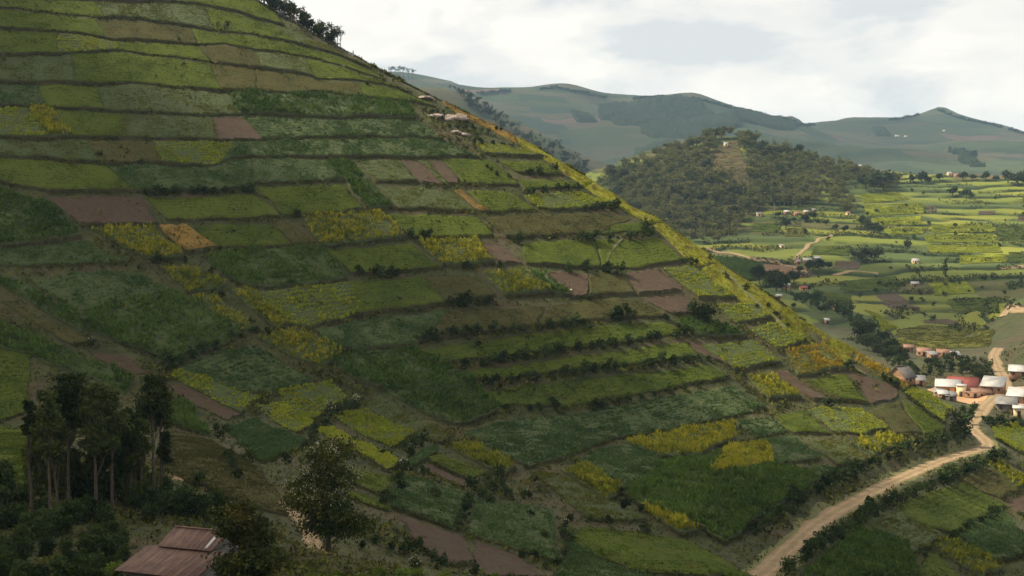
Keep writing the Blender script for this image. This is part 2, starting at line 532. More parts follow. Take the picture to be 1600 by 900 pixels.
rut = t.ramp(t.math('ABSOLUTE', t.math('SUBTRACT', ac, 0.42)), [(0.0, 0.75), (0.16, 0.0)])
c = t.mix(t.math('MULTIPLY', rut, t.ramp(t.noise(pos, 0.3, 3.0), [(0.35, 0.3), (0.6, 1.0)])), c, (0.31, 0.235, 0.15))
grassy = t.math('MULTIPLY', t.ramp(ac, [(0.0, 0.55), (0.2, 0.0), (0.72, 0.0), (1.0, 1.0)]), t.ramp(t.noise(pos, 0.9, 4.0, 0.7), [(0.45, 0.0), (0.6, 1.0)]))
c = t.mix(grassy, c, (0.085, 0.085, 0.03))
d = t.n('ShaderNodeBsdfPrincipled', {'Base Color': c, 'Roughness': 0.95, 'Specular IOR Level': 0.1, 'Normal': t.n('ShaderNodeBump', {'Height': t.noise(pos, 1.6, 5.0, 0.7), 'Strength': 0.5, 'Distance': 0.25}).outputs[0]})
t.t.links.new(d.outputs[0], t.n('ShaderNodeOutputMaterial').inputs['Surface'])
M['road'] = m
M['verge'] = plain_mat('verge_grass', (0.075, 0.08, 0.028), (0.13, 0.125, 0.045), 1.2, 0.95, 0.4)
M['yard'] = plain_mat('village_earth', (0.30, 0.17, 0.09), (0.42, 0.25, 0.14), 3.0, 0.95, 0.2)
M['rock'] = plain_mat('pale_rock', (0.20, 0.15, 0.12), (0.42, 0.36, 0.32), 2.5, 0.9, 0.6, third=((0.12, 0.08, 0.06), 0.7))
# crops: dark, light
M['green'] = plant_mat('green_crop', (0.030, 0.048, 0.008), (0.082, 0.104, 0.016), 1.0, 10, 0.25, ((0.09, 0.105, 0.018), 0.5))
M['lime'] = plant_mat('yellow_green_crop', (0.13, 0.17, 0.018), (0.30, 0.33, 0.034), 1.0, 9, 0.3, ((0.21, 0.18, 0.025), 0.6))
M['crest'] = plant_mat('wild_crest_grass', (0.11, 0.135, 0.016), (0.27, 0.27, 0.032), 1.4, 7, 0.4, ((0.16, 0.115, 0.04), 0.85))
M['grass'] = plant_mat('pasture_grass', (0.042, 0.066, 0.009), (0.095, 0.125, 0.017), 1.2, 9, 0.3, ((0.10, 0.10, 0.02), 0.6))
M['clearing'] = plant_mat('dry_clearing_grass', (0.060, 0.052, 0.024), (0.115, 0.090, 0.042), 3.0, 14, 0.1, ((0.07, 0.075, 0.02), 0.7))
M['blue'] = plant_mat('blue_green_crop', (0.032, 0.062, 0.020), (0.090, 0.140, 0.052), 0.9, 12, 0.2, ((0.06, 0.085, 0.028), 0.6))
M['maize'] = plant_mat('dark_green_tall_crop', (0.026, 0.056, 0.012), (0.092, 0.150, 0.030), 0.9, 10, 0.25, ((0.085, 0.105, 0.024), 0.6))
M['ymaize'] = plant_mat('yellowing_tall_crop', (0.080, 0.11, 0.014), (0.34, 0.31, 0.028), 1.3, 6, 0.3, ((0.060, 0.085, 0.018), 0.9))
M['gold'] = plant_mat('golden_ripe_crop', (0.16, 0.135, 0.014), (0.42, 0.27, 0.022), 1.1, 8, 0.3, ((0.16, 0.16, 0.02), 0.7))
M['olive'] = plant_mat('olive_crop', (0.055, 0.068, 0.013), (0.13, 0.135, 0.025), 1.0, 8, 0.2, ((0.115, 0.075, 0.03), 0.6))
M['fallow'] = plant_mat('fallow_weeds', (0.034, 0.034, 0.012), (0.068, 0.062, 0.021), 1.2, 7, 0.15, ((0.055, 0.068, 0.024), 0.7))
M['dry'] = plant_mat('dry_rusty_weeds', (0.09, 0.062, 0.022), (0.21, 0.135, 0.035), 1.2, 5, 0.2, ((0.09, 0.09, 0.03), 0.6))
M['bed'] = plain_mat('weedy_earth_between_plants', (0.024, 0.038, 0.010), (0.052, 0.066, 0.019), 1.6, 0.95, 0.3)
M['scrub'] = plant_mat('bank_scrub_leaves', (0.014, 0.022, 0.007), (0.052, 0.060, 0.017), 1.5, 12, 0.15, ((0.075, 0.05, 0.025), 0.5))


# ------------------------------------------------------------------ terrain
def grid_obj(name, G, mat, dz=0.0, zc=None):
    V = np.stack([G.X, G.Y, G.Z + (dz if zc is None else zc)], -1).reshape(-1, 3)
    me = mesh_np(name, V, grid_quads(G.nx, G.ny), None, [mat], True)
    return tag(link(name, me), kind='structure')


grid_obj('hillside', NEAR, M['ground'])
k = np.clip((np.minimum(300 - FAR.X, FAR.X + 330) / 40), 0, 1) * np.clip((690 - FAR.Y) / 40, 0, 1)
far_o = grid_obj('valley', FAR, M['valley'], zc=-2.5 * k)
at_ = far_o.data.attributes.new('terrace', 'FLOAT', 'POINT')
at_.data.foreach_set('value', FARQ.ravel().astype(np.float32))
grid_obj('mountains', MTN, M['mountain'])
gv = [(-6400, -2000, -140), (6400, -2000, -140), (6400, 7100, -140), (-6400, 7100, -140)]
tag(link('ground', mesh_np('ground', gv, [[0, 1, 2, 3]], None, [M['ground']])), kind='structure')

# ------------------------------------------------------------------ terraced plots on the hillside
# kind: material, crop height, plants per square metre, leaves per plant, leaf size, object name
KIND = {'green': ('green', 0.24, 4.2, 3, 0.34, 'crop_field'), 'lime': ('lime', 0.6, 3.4, 5, 0.62, 'crop_field'), 'blue': ('blue', 0.55, 3.6, 5, 0.62, 'crop_field'),
        'maize': ('maize', 1.6, 2.5, 7, 1.15, 'tall_crop_field'), 'ymaize': ('ymaize', 1.75, 2.2, 7, 1.15, 'tall_crop_field'), 'gold': ('gold', 1.3, 2.6, 6, 0.9, 'ripe_crop_field'),
        'olive': ('olive', 0.40, 3.6, 4, 0.48, 'crop_field'), 'fallow': ('fallow', 0.22, 3.0, 3, 0.34, 'fallow_field'), 'dry': ('dry', 1.0, 0.9, 6, 0.6, 'weed_field'),
        'soil': ('soil', 0.05, 0.0, 3, 0.3, 'ploughed_field'), 'grass': ('grass', 0.28, 4.0, 3, 0.36, 'grass_field'), 'clearing': ('clearing', 0.4, 0.8, 4, 0.8, 'fallow_field'), 'crest': ('crest', 0.5, 2.4, 4, 0.55, 'grass_field')}
OCC_S = 0.9
OCC = np.zeros((int(700 / OCC_S), int(640 / OCC_S)), bool)
SCRUB = []            # (x, y, z, height) of rough growth on the banks
n_leaf_total = 0


def occ_mark(x, y):
    i, j = ((x + 330) / OCC_S).astype(int), ((y - 30) / OCC_S).astype(int)
    k = (i >= 0) & (j >= 0) & (i < OCC.shape[1]) & (j < OCC.shape[0])
    OCC[j[k], i[k]] = True


def occ_at(x, y):
    i, j = np.clip(((x + 330) / OCC_S).astype(int), 0, OCC.shape[1] - 1), np.clip(((y - 30) / OCC_S).astype(int), 0, OCC.shape[0] - 1)
    return OCC[j, i]


def resample(P, n):
    d = np.r_[0, np.cumsum(np.linalg.norm(np.diff(P, axis=0), axis=1))]
    t = np.linspace(0, d[-1], n)
    return np.c_[np.interp(t, d, P[:, 0]), np.interp(t, d, P[:, 1])]


def px_dense(pts, step=14.0):
    pts = np.array(pts, float)
    out = []
    for a, b in zip(pts[:-1], pts[1:]):
        n = max(1, int(np.linalg.norm(b - a) / step))
        out += [a + (b - a) * i / n for i in range(n)]
    return np.array(out + [pts[-1]])


FIELD_N = 0


def plot(kind, top, bot, label, G=NEAR, lift=1.0, ymax=None, name=None, bank=True):
    """one plot: a bed between its upper and lower edge, stepped out of the slope, and its crop"""
    global FIELD_N, n_leaf_total
    FIELD_N += 1
    rng = np.random.default_rng(FIELD_N)
    mat, h, dens, nl, ls, nm = KIND[kind]
    A = G.hit(px_dense(top), ymax=ymax)[:, :2]
    B = G.hit(px_dense(bot), ymax=ymax)[:, :2]
    w = max(np.linalg.norm(np.diff(A, axis=0), axis=1).sum(), np.linalg.norm(np.diff(B, axis=0), axis=1).sum())
    d = 0.5 * (np.linalg.norm(A[0] - B[0]) + np.linalg.norm(A[-1] - B[-1]))
    dist = float(np.mean(A[:, 1]))
    sp = 0.55 if dist < 320 else 0.75
    nu, nv = int(np.clip(w / sp, 6, 260)), int(np.clip(d / sp, 5, 140))
    A, B = resample(A, nu), resample(B, nu)
    v = np.linspace(0, 1, nv)[:, None]
    bow = 0.04 * np.sin(np.linspace(0, math.pi, nu))[None, :]
    X = A[None, :, 0] * (1 - v) + B[None, :, 0] * v
    Y = A[None, :, 1] * (1 - v) + B[None, :, 1] * v
    jx, jy = 0.55 * vnoise(X, Y, 5.0, 41) + 0.35 * vnoise(X, Y, 1.8, 43), 0.55 * vnoise(X, Y, 5.0, 42) + 0.35 * vnoise(X, Y, 1.8, 44)
    X, Y = X + jx, Y + jy
    step = lift * min(1.0, 0.07 * d)
    step_u = step * np.clip(1 + 0.6 * vnoise(A[:, 0], A[:, 1], 11.0, 77), 0.25, 1.7)[None, :]
    ground = G(X, Y) + 0.10 + step_u * v ** 1.6
    edge = np.minimum(np.minimum(v, 1 - v) * d, np.minimum(np.linspace(0, 1, nu), 1 - np.linspace(0, 1, nu))[None, :] * w)
    tallness = np.clip(edge / 0.8, 0.25, 1)
    if kind == 'soil':
        Z = ground + 0.10 * vnoise(X, Y, 1.1, 51) + 0.06 * rng.normal(size=X.shape)
    else:
        Z = ground + h * (0.35 if h > 1 else 0.55) * tallness * (1 + 0.5 * vnoise(X, Y, 2.2, 52)) + 0.12 * min(h, 0.8) * rng.normal(size=X.shape)
    V = np.stack([X, Y, Z], -1).reshape(-1, 3)
    occ_mark(X.ravel(), Y.ravel())
    loop = np.r_[np.arange(nu), np.arange(1, nv) * nu + nu - 1, (nv - 1) * nu + np.arange(nu - 2, -1, -1), np.arange(nv - 2, 0, -1) * nu]
    r1 = V[loop].copy(); r1[:, 2] = ground.ravel()[loop]
    r2 = V[loop].copy(); r2[:, 2] = np.minimum(G(r2[:, 0], r2[:, 1]) - 0.6, r1[:, 2] - 0.3)
    c = V[:, :2].mean(0)
    r2[:, :2] += (r2[:, :2] - c) / (np.linalg.norm(r2[:, :2] - c, axis=1)[:, None] + 1e-6) * 0.35 * step
    nL, n0 = len(loop), nu * nv
    a = np.arange(nL); b = (a + 1) % nL
    q0 = grid_quads(nu, nv)
    q1 = np.c_[loop[b], loop[a], n0 + a, n0 + b]
    q2 = np.c_[n0 + b, n0 + a, n0 + nL + a, n0 + nL + b]
    VV = np.r_[V, r1, r2]
    org = np.array([c[0], c[1], float(ground.mean())])
    me = mesh_np(nm, VV - org, np.r_[q0, q1, q2], None, [M['bed' if G is NEAR and kind in ('blue', 'lime', 'maize', 'ymaize', 'gold', 'olive') else mat], M['bank']], True, np.r_[np.zeros(len(q0) + len(q1)), np.ones(len(q2))])
    o = link(name or nm, me, tuple(org))
    tag(o, label, 'field', None if G is not NEAR else 'terraced plots on the hillside', 'structure')
    # the crop itself
    N = int(min(dens * w * d, 15000))
    if N > 3:
        ru, rv = rng.uniform(0, 1, N), rng.uniform(0, 1, N)
        rows = max(2, int(d / (1.25 if h > 1 else 1.35)))
        rv = np.clip((np.floor(rv * rows) + 0.5 + rng.normal(0, 0.17, N)) / rows, 0, 1)
        iu, iv = ru * (nu - 1), rv * (nv - 1)
        ii, jj = np.minimum(iu.astype(int), nu - 2), np.minimum(iv.astype(int), nv - 2)
        fu, fv = iu - ii, iv - jj

        def at(Q): return (Q[jj, ii] * (1 - fu) + Q[jj, ii + 1] * fu) * (1 - fv) + (Q[jj + 1, ii] * (1 - fu) + Q[jj + 1, ii + 1] * fu) * fv
        bx, by, bz = at(X), at(Y), at(ground)
        vig = np.clip(0.8 + 0.35 * vnoise(bx, by, 4.0, 61) + 0.15 * rng.normal(size=N), 0.35, 1.4)
        C = np.repeat(np.c_[bx, by, bz], nl, 0)
        vg = np.repeat(vig, nl)
        fr = rng.uniform(0.35, 1.0, N * nl)
        spread = 0.30 if h > 1 else 0.34
        C[:, 0] += rng.normal(0, spread * 0.7, N * nl); C[:, 1] += rng.normal(0, spread * 0.6, N * nl)
        C[:, 2] += h * vg * fr
        LV, LQ = leaf_quads(C, ls * vg, rng, up=1.8 if h > 1 else 3.0, aspect=0.24 if h > 1 else 0.5)
        f = link('foliage', mesh_np('foliage', LV - org, LQ, None, [M[mat]]), (0, 0, 0), parent=o)
        n_leaf_total += len(LQ)
    # rough growth on the bank below and along the sides
    if bank and step > 0.15:
        nb = int(w * 4.5)
        t = rng.integers(0, nu, nb)
        e = np.c_[X[-1, t], Y[-1, t]] + rng.normal(0, 0.35, (nb, 2))
        dn = (B[t] - A[t]); dn /= np.linalg.norm(dn, axis=1)[:, None] + 1e-6
        e += dn * rng.uniform(-0.2, 1.3, nb)[:, None]
        z = G(e[:, 0], e[:, 1])
        keep = vnoise(e[:, 0], e[:, 1], 9.0, 71) > -0.45
        SCRUB.append(np.c_[e, z + rng.uniform(0.0, 0.8, nb) * step, rng.uniform(0.25, 0.75, nb)][keep])
    return o


LN = {
    '0': [(-40, -40), (200, -46), (330, -30), (420, 0), (470, 38), (500, 62)],
    'a': [(-40, -6), (90, 0), (180, 4), (300, 7), (367, 20), (400, 31), (437, 40), (467, 50), (485, 59), (520, 76), (548, 92)],
    'b': [(-40, 11), (0, 13), (97, 23), (143, 29), (213, 32), (253, 37), (300, 44), (340, 51), (400, 56), (423, 62), (453, 68), (477, 73), (500, 80), (527, 88), (550, 97), (590, 114)],
    'c': [(-40, 44), (0, 46), (60, 50), (123, 54), (175, 64), (267, 68), (307, 71), (350, 70), (400, 80), (450, 86), (500, 95), (533, 105), (560, 114), (600, 126), (640, 143)],
    'd': [(-40, 88), (50, 88), (97, 87), (180, 79), (233, 87), (283, 92), (333, 100), (400, 109), (450, 115), (500, 125), (550, 128), (600, 134), (650, 150)],
    'e': [(-40, 130), (90, 132), (150, 135), (220, 131), (283, 140), (347, 146), (400, 144), (467, 148), (517, 146), (567, 153), (633, 160), (690, 172)],
    'f': [(-40, 166), (70, 169), (160, 175), (213, 177), (300, 182), (400, 181), (443, 183), (527, 187), (580, 185), (633, 187), (740, 190)],
    'g': [(-40, 217), (77, 220), (120, 218), (213, 219), (293, 220), (400, 221), (477, 217), (580, 216), (653, 217), (740, 222), (805, 226)],
    'h': [(-40, 246), (57, 248), (110, 255), (167, 257), (253, 258), (287, 262), (333, 260), (360, 251), (400, 247), (467, 248), (550, 249), (683, 248), (733, 247), (800, 247), (850, 250)],
    'i': [(-40, 284), (0, 287), (60, 300), (150, 303), (230, 303), (310, 301), (390, 298), (402, 289), (450, 287), (533, 285), (580, 288), (607, 289), (653, 291), (720, 294), (790, 295)],
}


def seg(name, x0, x1, dy):
    P = LN[name]
    xs, ys = [p[0] for p in P], [p[1] for p in P]
    inner = [x for x in xs if x0 + 4 < x < x1 - 4]
    return [(x, float(np.interp(x, xs, ys)) + dy) for x in [x0] + inner + [x1]]


def strip(a, b, start, items):
    x0t, x0b = start
    for x1t, x1b, kind, label in items:
        plot(kind, seg(a, x0t - 0.3, x1t + 0.3, 1.4), seg(b, x0b - 0.3, x1b + 0.3, -1.2), label, lift=0.75)
        x0t, x0b = x1t, x1b


strip('0', 'a', (-30, -30), [(180, 180, 'green', 'smooth green terrace cut by the top edge of the photo, at its left corner'),
                             (425, 440, 'green', 'smooth green terrace just below the ridge-top wood')])
strip('a', 'b', (-30, -30), [(150, 165, 'green', 'long green terrace second from the top at the far left'),
                             (320, 335, 'olive', 'olive terrace above the purplish fallow plot near the hilltop'),
                             (430, 465, 'green', 'green terrace right under the dark bank below the hilltop wood'),
                             (545, 580, 'olive', 'thin yellowish terrace running out along the skyline below the wood')])
strip('b', 'c', (-30, -30), [(150, 165, 'green', 'green terrace to the left of the purplish fallow plot near the hilltop'),
                             (300, 308, 'fallow', 'purplish brown fallow plot high on the hill with green plots either side'),
                             (420, 440, 'green', 'green terrace behind the two lone slender hill trees'),
                             (585, 600, 'green', 'bright green terrace tapering to the skyline near the hilltop')])
strip('c', 'd', (-30, -30), [(92, 92, 'green', 'short green terrace fourth from the top at the left edge'),
                             (185, 182, 'lime', 'short yellow-green terrace high on the left of the hill'),
                             (310, 330, 'green', 'green terrace just below the purplish fallow plot'),
                             (400, 410, 'fallow', 'scrubby brown terrace under the two lone slender hill trees'),
                             (480, 490, 'olive', 'olive terrace stretching right from the scrubby brown one'),
                             (612, 640, 'green', 'green terrace fourth from the top ending at the skyline')])
strip('d', 'e', (-30, -30), [(112, 118, 'olive', 'yellow-speckled olive plot at the left edge high on the hill'),
                             (200, 205, 'green', 'small green plot between the yellow-speckled plot and a brighter green one'),
                             (330, 345, 'green', 'wide green plot ending at a brown one with a slanting border'),
                             (400, 400, 'fallow', 'small brown plot beside the wide green one high on the hill'),
                             (560, 570, 'fallow', 'long dull brown terrace high on the hill toward the ridge'),
                             (645, 680, 'green', 'pale green terrace at the end of the long dull brown one')])
strip('e', 'f', (-30, -30), [(58, 72, 'blue', 'blue-green plot on the left edge above the bright yellow-green one'),
                             (150, 162, 'green', 'green plot between a blue-green plot and a long yellow-speckled one'),
                             (358, 375, 'olive', 'long yellow-speckled olive plot high on the left of the hill'),
                             (525, 535, 'maize', 'long dark green plot above the slate-green terraces'),
                             (640, 650, 'maize', 'dark green plot below the reddish scar toward the ridge')])
strip('f', 'g', (-30, -30), [(40, 75, 'lime', 'bright yellow-green plot on the left edge of the upper hill'),
                             (80, 115, 'ymaize', 'narrow yellow-green crop plot joined to the brightest plot of the upper hill'),
                             (190, 200, 'green', 'dull green plot beside the narrow yellow-green crop plot'),
                             (330, 340, 'olive', 'olive plot ending at a reddish wedge of bare soil'),
                             (375, 412, 'soil', 'reddish wedge of bare soil between olive and slate-green plots'),
                             (540, 545, 'blue', 'slate-green plot starting at the reddish wedge of bare soil'),
                             (650, 690, 'blue', 'slate-green plot ending below the pale rocks')])
strip('g', 'h', (-30, -30), [(135, 155, 'olive', 'olive terrace along the left edge below the bright yellow-green plot'),
                             (238, 255, 'fallow', 'brownish plot with two small bushes on its lower bank'),
                             (365, 345, 'lime', 'yellow-green plot with a curved lower bank on the upper hill'),
                             (560, 565, 'blue', 'slate-green terrace right of the yellow-green plot with the curved bank'),
                             (695, 740, 'blue', 'slate-green terrace reaching the scrubby ground under the rocks')])
strip('h', 'i', (-30, -30), [(90, 145, 'green', 'broad green plot on the left edge above the red-brown ploughed one'),
                             (165, 212, 'green', 'green plot with slanting sides above the red-brown ploughed one'),
                             (395, 395, 'blue', 'broad purplish green plot above the dark hedge'),
                             (510, 535, 'blue', 'purplish green plot between the dark hedge and a slanting strip')])

FIELDS = [
    ('soil', [(68, 309), (150, 307), (222, 308)], [(128, 354), (200, 353), (245, 351)], 'broad red-brown ploughed plot below the dark hedge'),
    ('green', [(229, 311), (330, 307), (398, 304)], [(262, 345), (350, 345), (440, 341)], 'green plot directly below the dark hedge of round shrubs'),
    ('green', [(402, 293), (500, 289), (538, 290)], [(446, 341), (520, 335), (566, 331)], 'wide green plot left of the slanting tall-crop strip'),
    ('maize', [(512, 252), (545, 251)], [(572, 330), (614, 327)], 'slanting strip of dark tall crop that crosses two terraces'),
    ('olive', [(560, 252), (625, 251)], [(586, 284), (652, 287)], 'olive plot between the slanting strip and the brown-striped one'),
    ('soil', [(628, 251), (652, 251)], [(656, 287), (690, 289)], 'reddish bare stripe through the olive plots, nearer the slanting strip'),
    ('olive', [(654, 251), (668, 251)], [(691, 289), (698, 289)], 'narrow olive stripe between two reddish bare ones'),
    ('soil', [(670, 251), (690, 250)], [(700, 289), (718, 289)], 'reddish bare stripe against the bright green plot'),
    ('green', [(692, 250), (735, 250), (770, 252)], [(722, 289), (770, 291), (812, 291)], 'bright green plot with sparse saplings beside the reddish stripes'),
    ('lime', [(745, 226), (800, 229)], [(760, 243), (850, 247)], 'yellow-green terrace below the scrub under the pale rocks'),
    ('green', [(780, 252), (850, 253)], [(812, 272), (880, 275)], 'small green terrace with a slender sapling row near the ridge'),
    ('green', [(812, 281), (872, 282), (895, 284)], [(820, 297), (908, 293)], 'small green terrace above a line of round shrubs near the ridge'),
    ('olive', [(598, 296), (640, 295), (706, 297)], [(622, 328), (690, 331), (745, 333)], 'brownish olive plot above the bank with the yellow-tipped crop'),
    ('dry', [(710, 298), (722, 298)], [(749, 333), (762, 333)], 'narrow rusty strip between olive and green plots'),
    ('green', [(728, 299), (790, 299), (806, 305)], [(766, 334), (834, 330)], 'green plot just left of the round shrubs near the ridge'),
    ('lime', [(815, 307), (870, 302), (908, 301)], [(840, 328), (910, 329), (955, 320)], 'bright yellow-green terrace between two rows of shrubs near the ridge'),
    ('maize', [(-15, 291), (35, 310), (75, 318)], [(-15, 388), (60, 382), (128, 372)], 'dense dark green tall crop filling the left edge below the hill plots'),
    ('blue', [(-10, 391), (60, 387), (130, 378)], [(-10, 416), (110, 416), (203, 411)], 'blue-green plot below the dense dark crop on the left edge'),
    ('ymaize', [(142, 359), (238, 357)], [(232, 410), (284, 406)], 'yellow-green tall crop below the broad red-brown ploughed plot'),
    ('dry', [(248, 354), (293, 351)], [(288, 394), (336, 388)], 'rusty orange weeds beside the yellow-green tall crop'),
    ('green', [(304, 354), (400, 351), (422, 352)], [(334, 389), (410, 388), (458, 384)], 'smooth green plot right of the rusty orange weeds'),
    ('fallow', [(426, 353), (452, 351)], [(462, 384), (496, 381)], 'small dull green plot left of the yellow-tipped tall crop'),
    ('maize', [(322, 402), (400, 390), (506, 388)], [(352, 434), (395, 452), (470, 447), (545, 437)], 'large dark tall-crop plot in the middle left of the hill'),
    ('ymaize', [(468, 340), (530, 334), (592, 333)], [(505, 385), (560, 381), (632, 374)], 'yellow-tipped tall crop above a smooth green plot mid-hill'),
    ('green', [(600, 336), (690, 337), (748, 341)], [(640, 373), (700, 372), (772, 371)], 'olive green plot with a golden tip mid-hill'),
    ('fallow', [(757, 341), (820, 336), (930, 334), (995, 340)], [(792, 373), (850, 373), (925, 368)], 'wide dull brown terrace toward the ridge above the lit green one'),
    ('green', [(940, 352), (1004, 349)], [(930, 367), (1012, 362)], 'small bright green plot below the crest, over the shrub clumps'),
    ('green', [(507, 391), (590, 385), (640, 382)], [(550, 431), (600, 427), (688, 420)], 'smooth green plot with a clump of dark bushes at its foot'),
    ('ymaize', [(652, 379), (700, 376), (744, 374)], [(692, 417), (740, 417), (772, 413)], 'yellow-tipped tall crop between the smooth green plot and bare red soil'),
    ('soil', [(748, 378), (786, 383)], [(784, 414), (814, 413)], 'small patch of bare red soil beside yellow-tipped crop'),
    ('green', [(814, 380), (870, 377), (930, 375)], [(822, 415), (880, 419), (940, 421)], 'smooth green terrace below the wide dull brown one'),
    ('green', [(932, 375), (975, 376), (1030, 372)], [(942, 421), (1000, 421), (1070, 408)], 'sunlit green terrace beside the crest with a thin footpath'),
    ('lime', [(398, 464), (470, 452), (545, 444)], [(422, 498), (480, 509), (556, 493)], 'yellowish green plot below the large dark tall-crop plot'),
    ('green', [(548, 443), (620, 438), (658, 436)], [(560, 492), (640, 483), (690, 477)], 'green plot with pale streaks right of the yellowish green one'),
    ('fallow', [(661, 436), (720, 431), (742, 429)], [(694, 476), (740, 470), (774, 465)], 'dull brown plot behind five dark bushes in a row'),
    ('ymaize', [(754, 427), (818, 423)], [(788, 464), (858, 460)], 'upright yellow crop plot right of the five dark bushes'),
    ('maize', [(820, 423), (850, 425)], [(861, 460), (892, 465)], 'narrow wedge of dark crop between yellow crop and bare soil'),
    ('soil', [(853, 425), (918, 428)], [(896, 466), (918, 466)], 'reddish ploughed wedge beside the narrow dark crop'),
    ('fallow', [(921, 429), (974, 429)], [(921, 465), (994, 462)], 'dull green plot between two ploughed ones'),
    ('soil', [(977, 428), (1026, 420)], [(999, 462), (1064, 455)], 'dark ploughed plot beside the bright yellow-green crop on the crest'),
    ('blue', [(500, 516), (600, 499), (698, 489)], [(520, 545), (590, 546), (645, 541)], 'grey-green plot between the pale-streaked plot and the hedge'),
    ('fallow', [(701, 489), (800, 483), (850, 479)], [(655, 536), (720, 527), (800, 517), (838, 512)], 'grey-green terrace above the long scrub-covered bank'),
    ('fallow', [(855, 479), (930, 470), (998, 468)], [(842, 511), (960, 500), (1045, 497)], 'dull olive terrace above tall bushes, ending at ploughed soil'),
    ('soil', [(1002, 467), (1066, 459)], [(1052, 494), (1084, 493)], 'ploughed brown plot uphill of the spreading tree'),
    ('green', [(657, 548), (730, 536), (800, 526), (950, 508), (1045, 504)], [(694, 570), (800, 558), (960, 538), (1072, 523)], 'long smooth green terrace, uppermost of three between bush hedges'),
    ('green', [(707, 584), (800, 571), (970, 548), (1075, 537)], [(738, 598), (800, 590), (967, 573), (1092, 560)], 'long smooth green terrace, middle one of three between bush hedges'),
    ('green', [(748, 613), (800, 606), (970, 587), (1110, 574)], [(792, 635), (887, 637), (1033, 609), (1143, 593)], 'long smooth green terrace, lowest of three between bush hedges'),
    ('soil', [(1078, 537), (1092, 535)], [(1098, 558), (1140, 574)], 'small brown patch at the end of the middle hedge'),
    ('maize', [(508, 562), (590, 551), (648, 548)], [(590, 606), (690, 610), (737, 604)], 'dark tall-crop slope left of the three hedged terraces'),
    ('maize', [(600, 608), (690, 612), (740, 607)], [(712, 664), (760, 650), (786, 638)], 'lower end of the dark tall-crop slope, above slate-green crop'),
    ('maize', [(1056, 503), (1108, 498)], [(1088, 528), (1165, 528)], 'dark green crop patch painting the shade of the spreading tree'),  # dark crop colour laid where the tree's cast shadow falls
    ('lime', [(1036, 422), (1080, 414)], [(1092, 468), (1152, 470)], 'bright yellow-green crop on the crest beside the dark ploughed plot'),
    ('lime', [(1118, 478), (1180, 475)], [(1152, 509), (1206, 499)], 'bright yellow-green crop just right of the spreading tree'),
    ('lime', [(1168, 514), (1218, 503)], [(1214, 549), (1262, 534)], 'bright yellow-green crop above the golden plot'),
    ('lime', [(1096, 541), (1178, 533)], [(1148, 582), (1222, 570)], 'yellow-green crop with a dark bank to the left of the golden plot'),
    ('gold', [(1226, 549), (1290, 541)], [(1246, 590), (1324, 580)], 'golden yellow ripe crop plot near the crest'),
    ('ymaize', [(1166, 591), (1206, 588)], [(1202, 628), (1254, 625)], 'yellow crop patch below the yellow-green plots, left of a red furrowed strip'),
    ('soil', [(1206, 581), (1230, 580)], [(1270, 627), (1296, 628)], 'red-brown furrowed strip running downhill below the golden plot'),
    ('fallow', [(1234, 592), (1262, 594)], [(1298, 628), (1318, 630)], 'dull brown strip beside the red furrowed one'),
    ('green', [(1264, 595), (1322, 586)], [(1320, 630), (1356, 632)], 'dark green plot below the golden one'),
    ('soil', [(1330, 585), (1362, 590), (1400, 606)], [(1362, 632), (1378, 630), (1402, 622)], 'brown ploughed plot below two round shrubs on the crest'),
    ('dry', [(690, 160), (750, 187), (802, 210)], [(714, 178), (765, 203), (808, 226)], 'dry golden grass along the crest above the pale rocks'),
    ('crest', [(804, 211), (860, 243), (928, 281)], [(812, 228), (868, 260), (912, 292)], 'sunlit grass along the crest between the rocks and the shrub rows'),
    ('crest', [(930, 282), (985, 319), (1036, 347)], [(912, 294), (960, 320), (1018, 353)], 'sunlit grass along the crest beside the bright terrace'),
    ('crest', [(1038, 348), (1085, 380), (1131, 414)], [(1022, 356), (1060, 393), (1090, 418)], 'sunlit yellow-green strip along the crest above the spreading tree'),
    ('crest', [(1132, 415), (1180, 448), (1229, 484)], [(1094, 422), (1158, 474), (1212, 502)], 'sunlit grassy strip along the crest beside the valley houses'),
    ('crest', [(1230, 485), (1290, 521), (1338, 549)], [(1216, 506), (1268, 538), (1322, 574)], 'sunlit grassy strip along the crest above the golden plot'),
    ('gold', [(1338, 553), (1385, 578), (1420, 602)], [(1335, 566), (1385, 598), (1412, 612)], 'dry golden strip along the crest near the steep grey roof'),
    ('lime', [(1424, 606), (1455, 622), (1490, 640)], [(1418, 618), (1450, 644), (1474, 662)], 'sunlit yellow-green wedge beside the village'),
    ('blue', [(725, 677), (800, 658), (885, 650)], [(822, 733), (870, 722), (950, 692)], 'broad slate-green crop plot below the three hedged terraces'),
    ('blue', [(888, 650), (1033, 622), (1148, 604)], [(955, 690), (1080, 667), (1200, 640)], 'long grey-green terrace running up to the yellow crop patch'),
    ('ymaize', [(975, 692), (1080, 672), (1148, 667)], [(1032, 717), (1085, 716), (1146, 690)], 'tall bright green and yellow crop above a patch of bare soil'),
    ('blue', [(905, 720), (945, 704), (985, 697)], [(968, 764), (1000, 752), (1036, 728)], 'square slate-green plot right of the yellow streak of crop'),
    ('maize', [(1040, 730), (1080, 722), (1122, 716)], [(985, 778), (1040, 806), (1092, 820)], 'dark leafy tall crop below the slate-green square'),
    ('maize', [(1128, 750), (1205, 734), (1262, 748)], [(1096, 822), (1140, 846), (1190, 806), (1258, 768)], 'dark leafy tall crop above the road bend'),
    ('ymaize', [(1140, 702), (1195, 696)], [(1116, 744), (1204, 728)], 'yellow tall-crop patch in the middle of the dark leafy crop'),
    ('blue', [(1150, 661), (1204, 653)], [(1178, 686), (1232, 676)], 'small slate-green plot above the purple-shadowed one'),
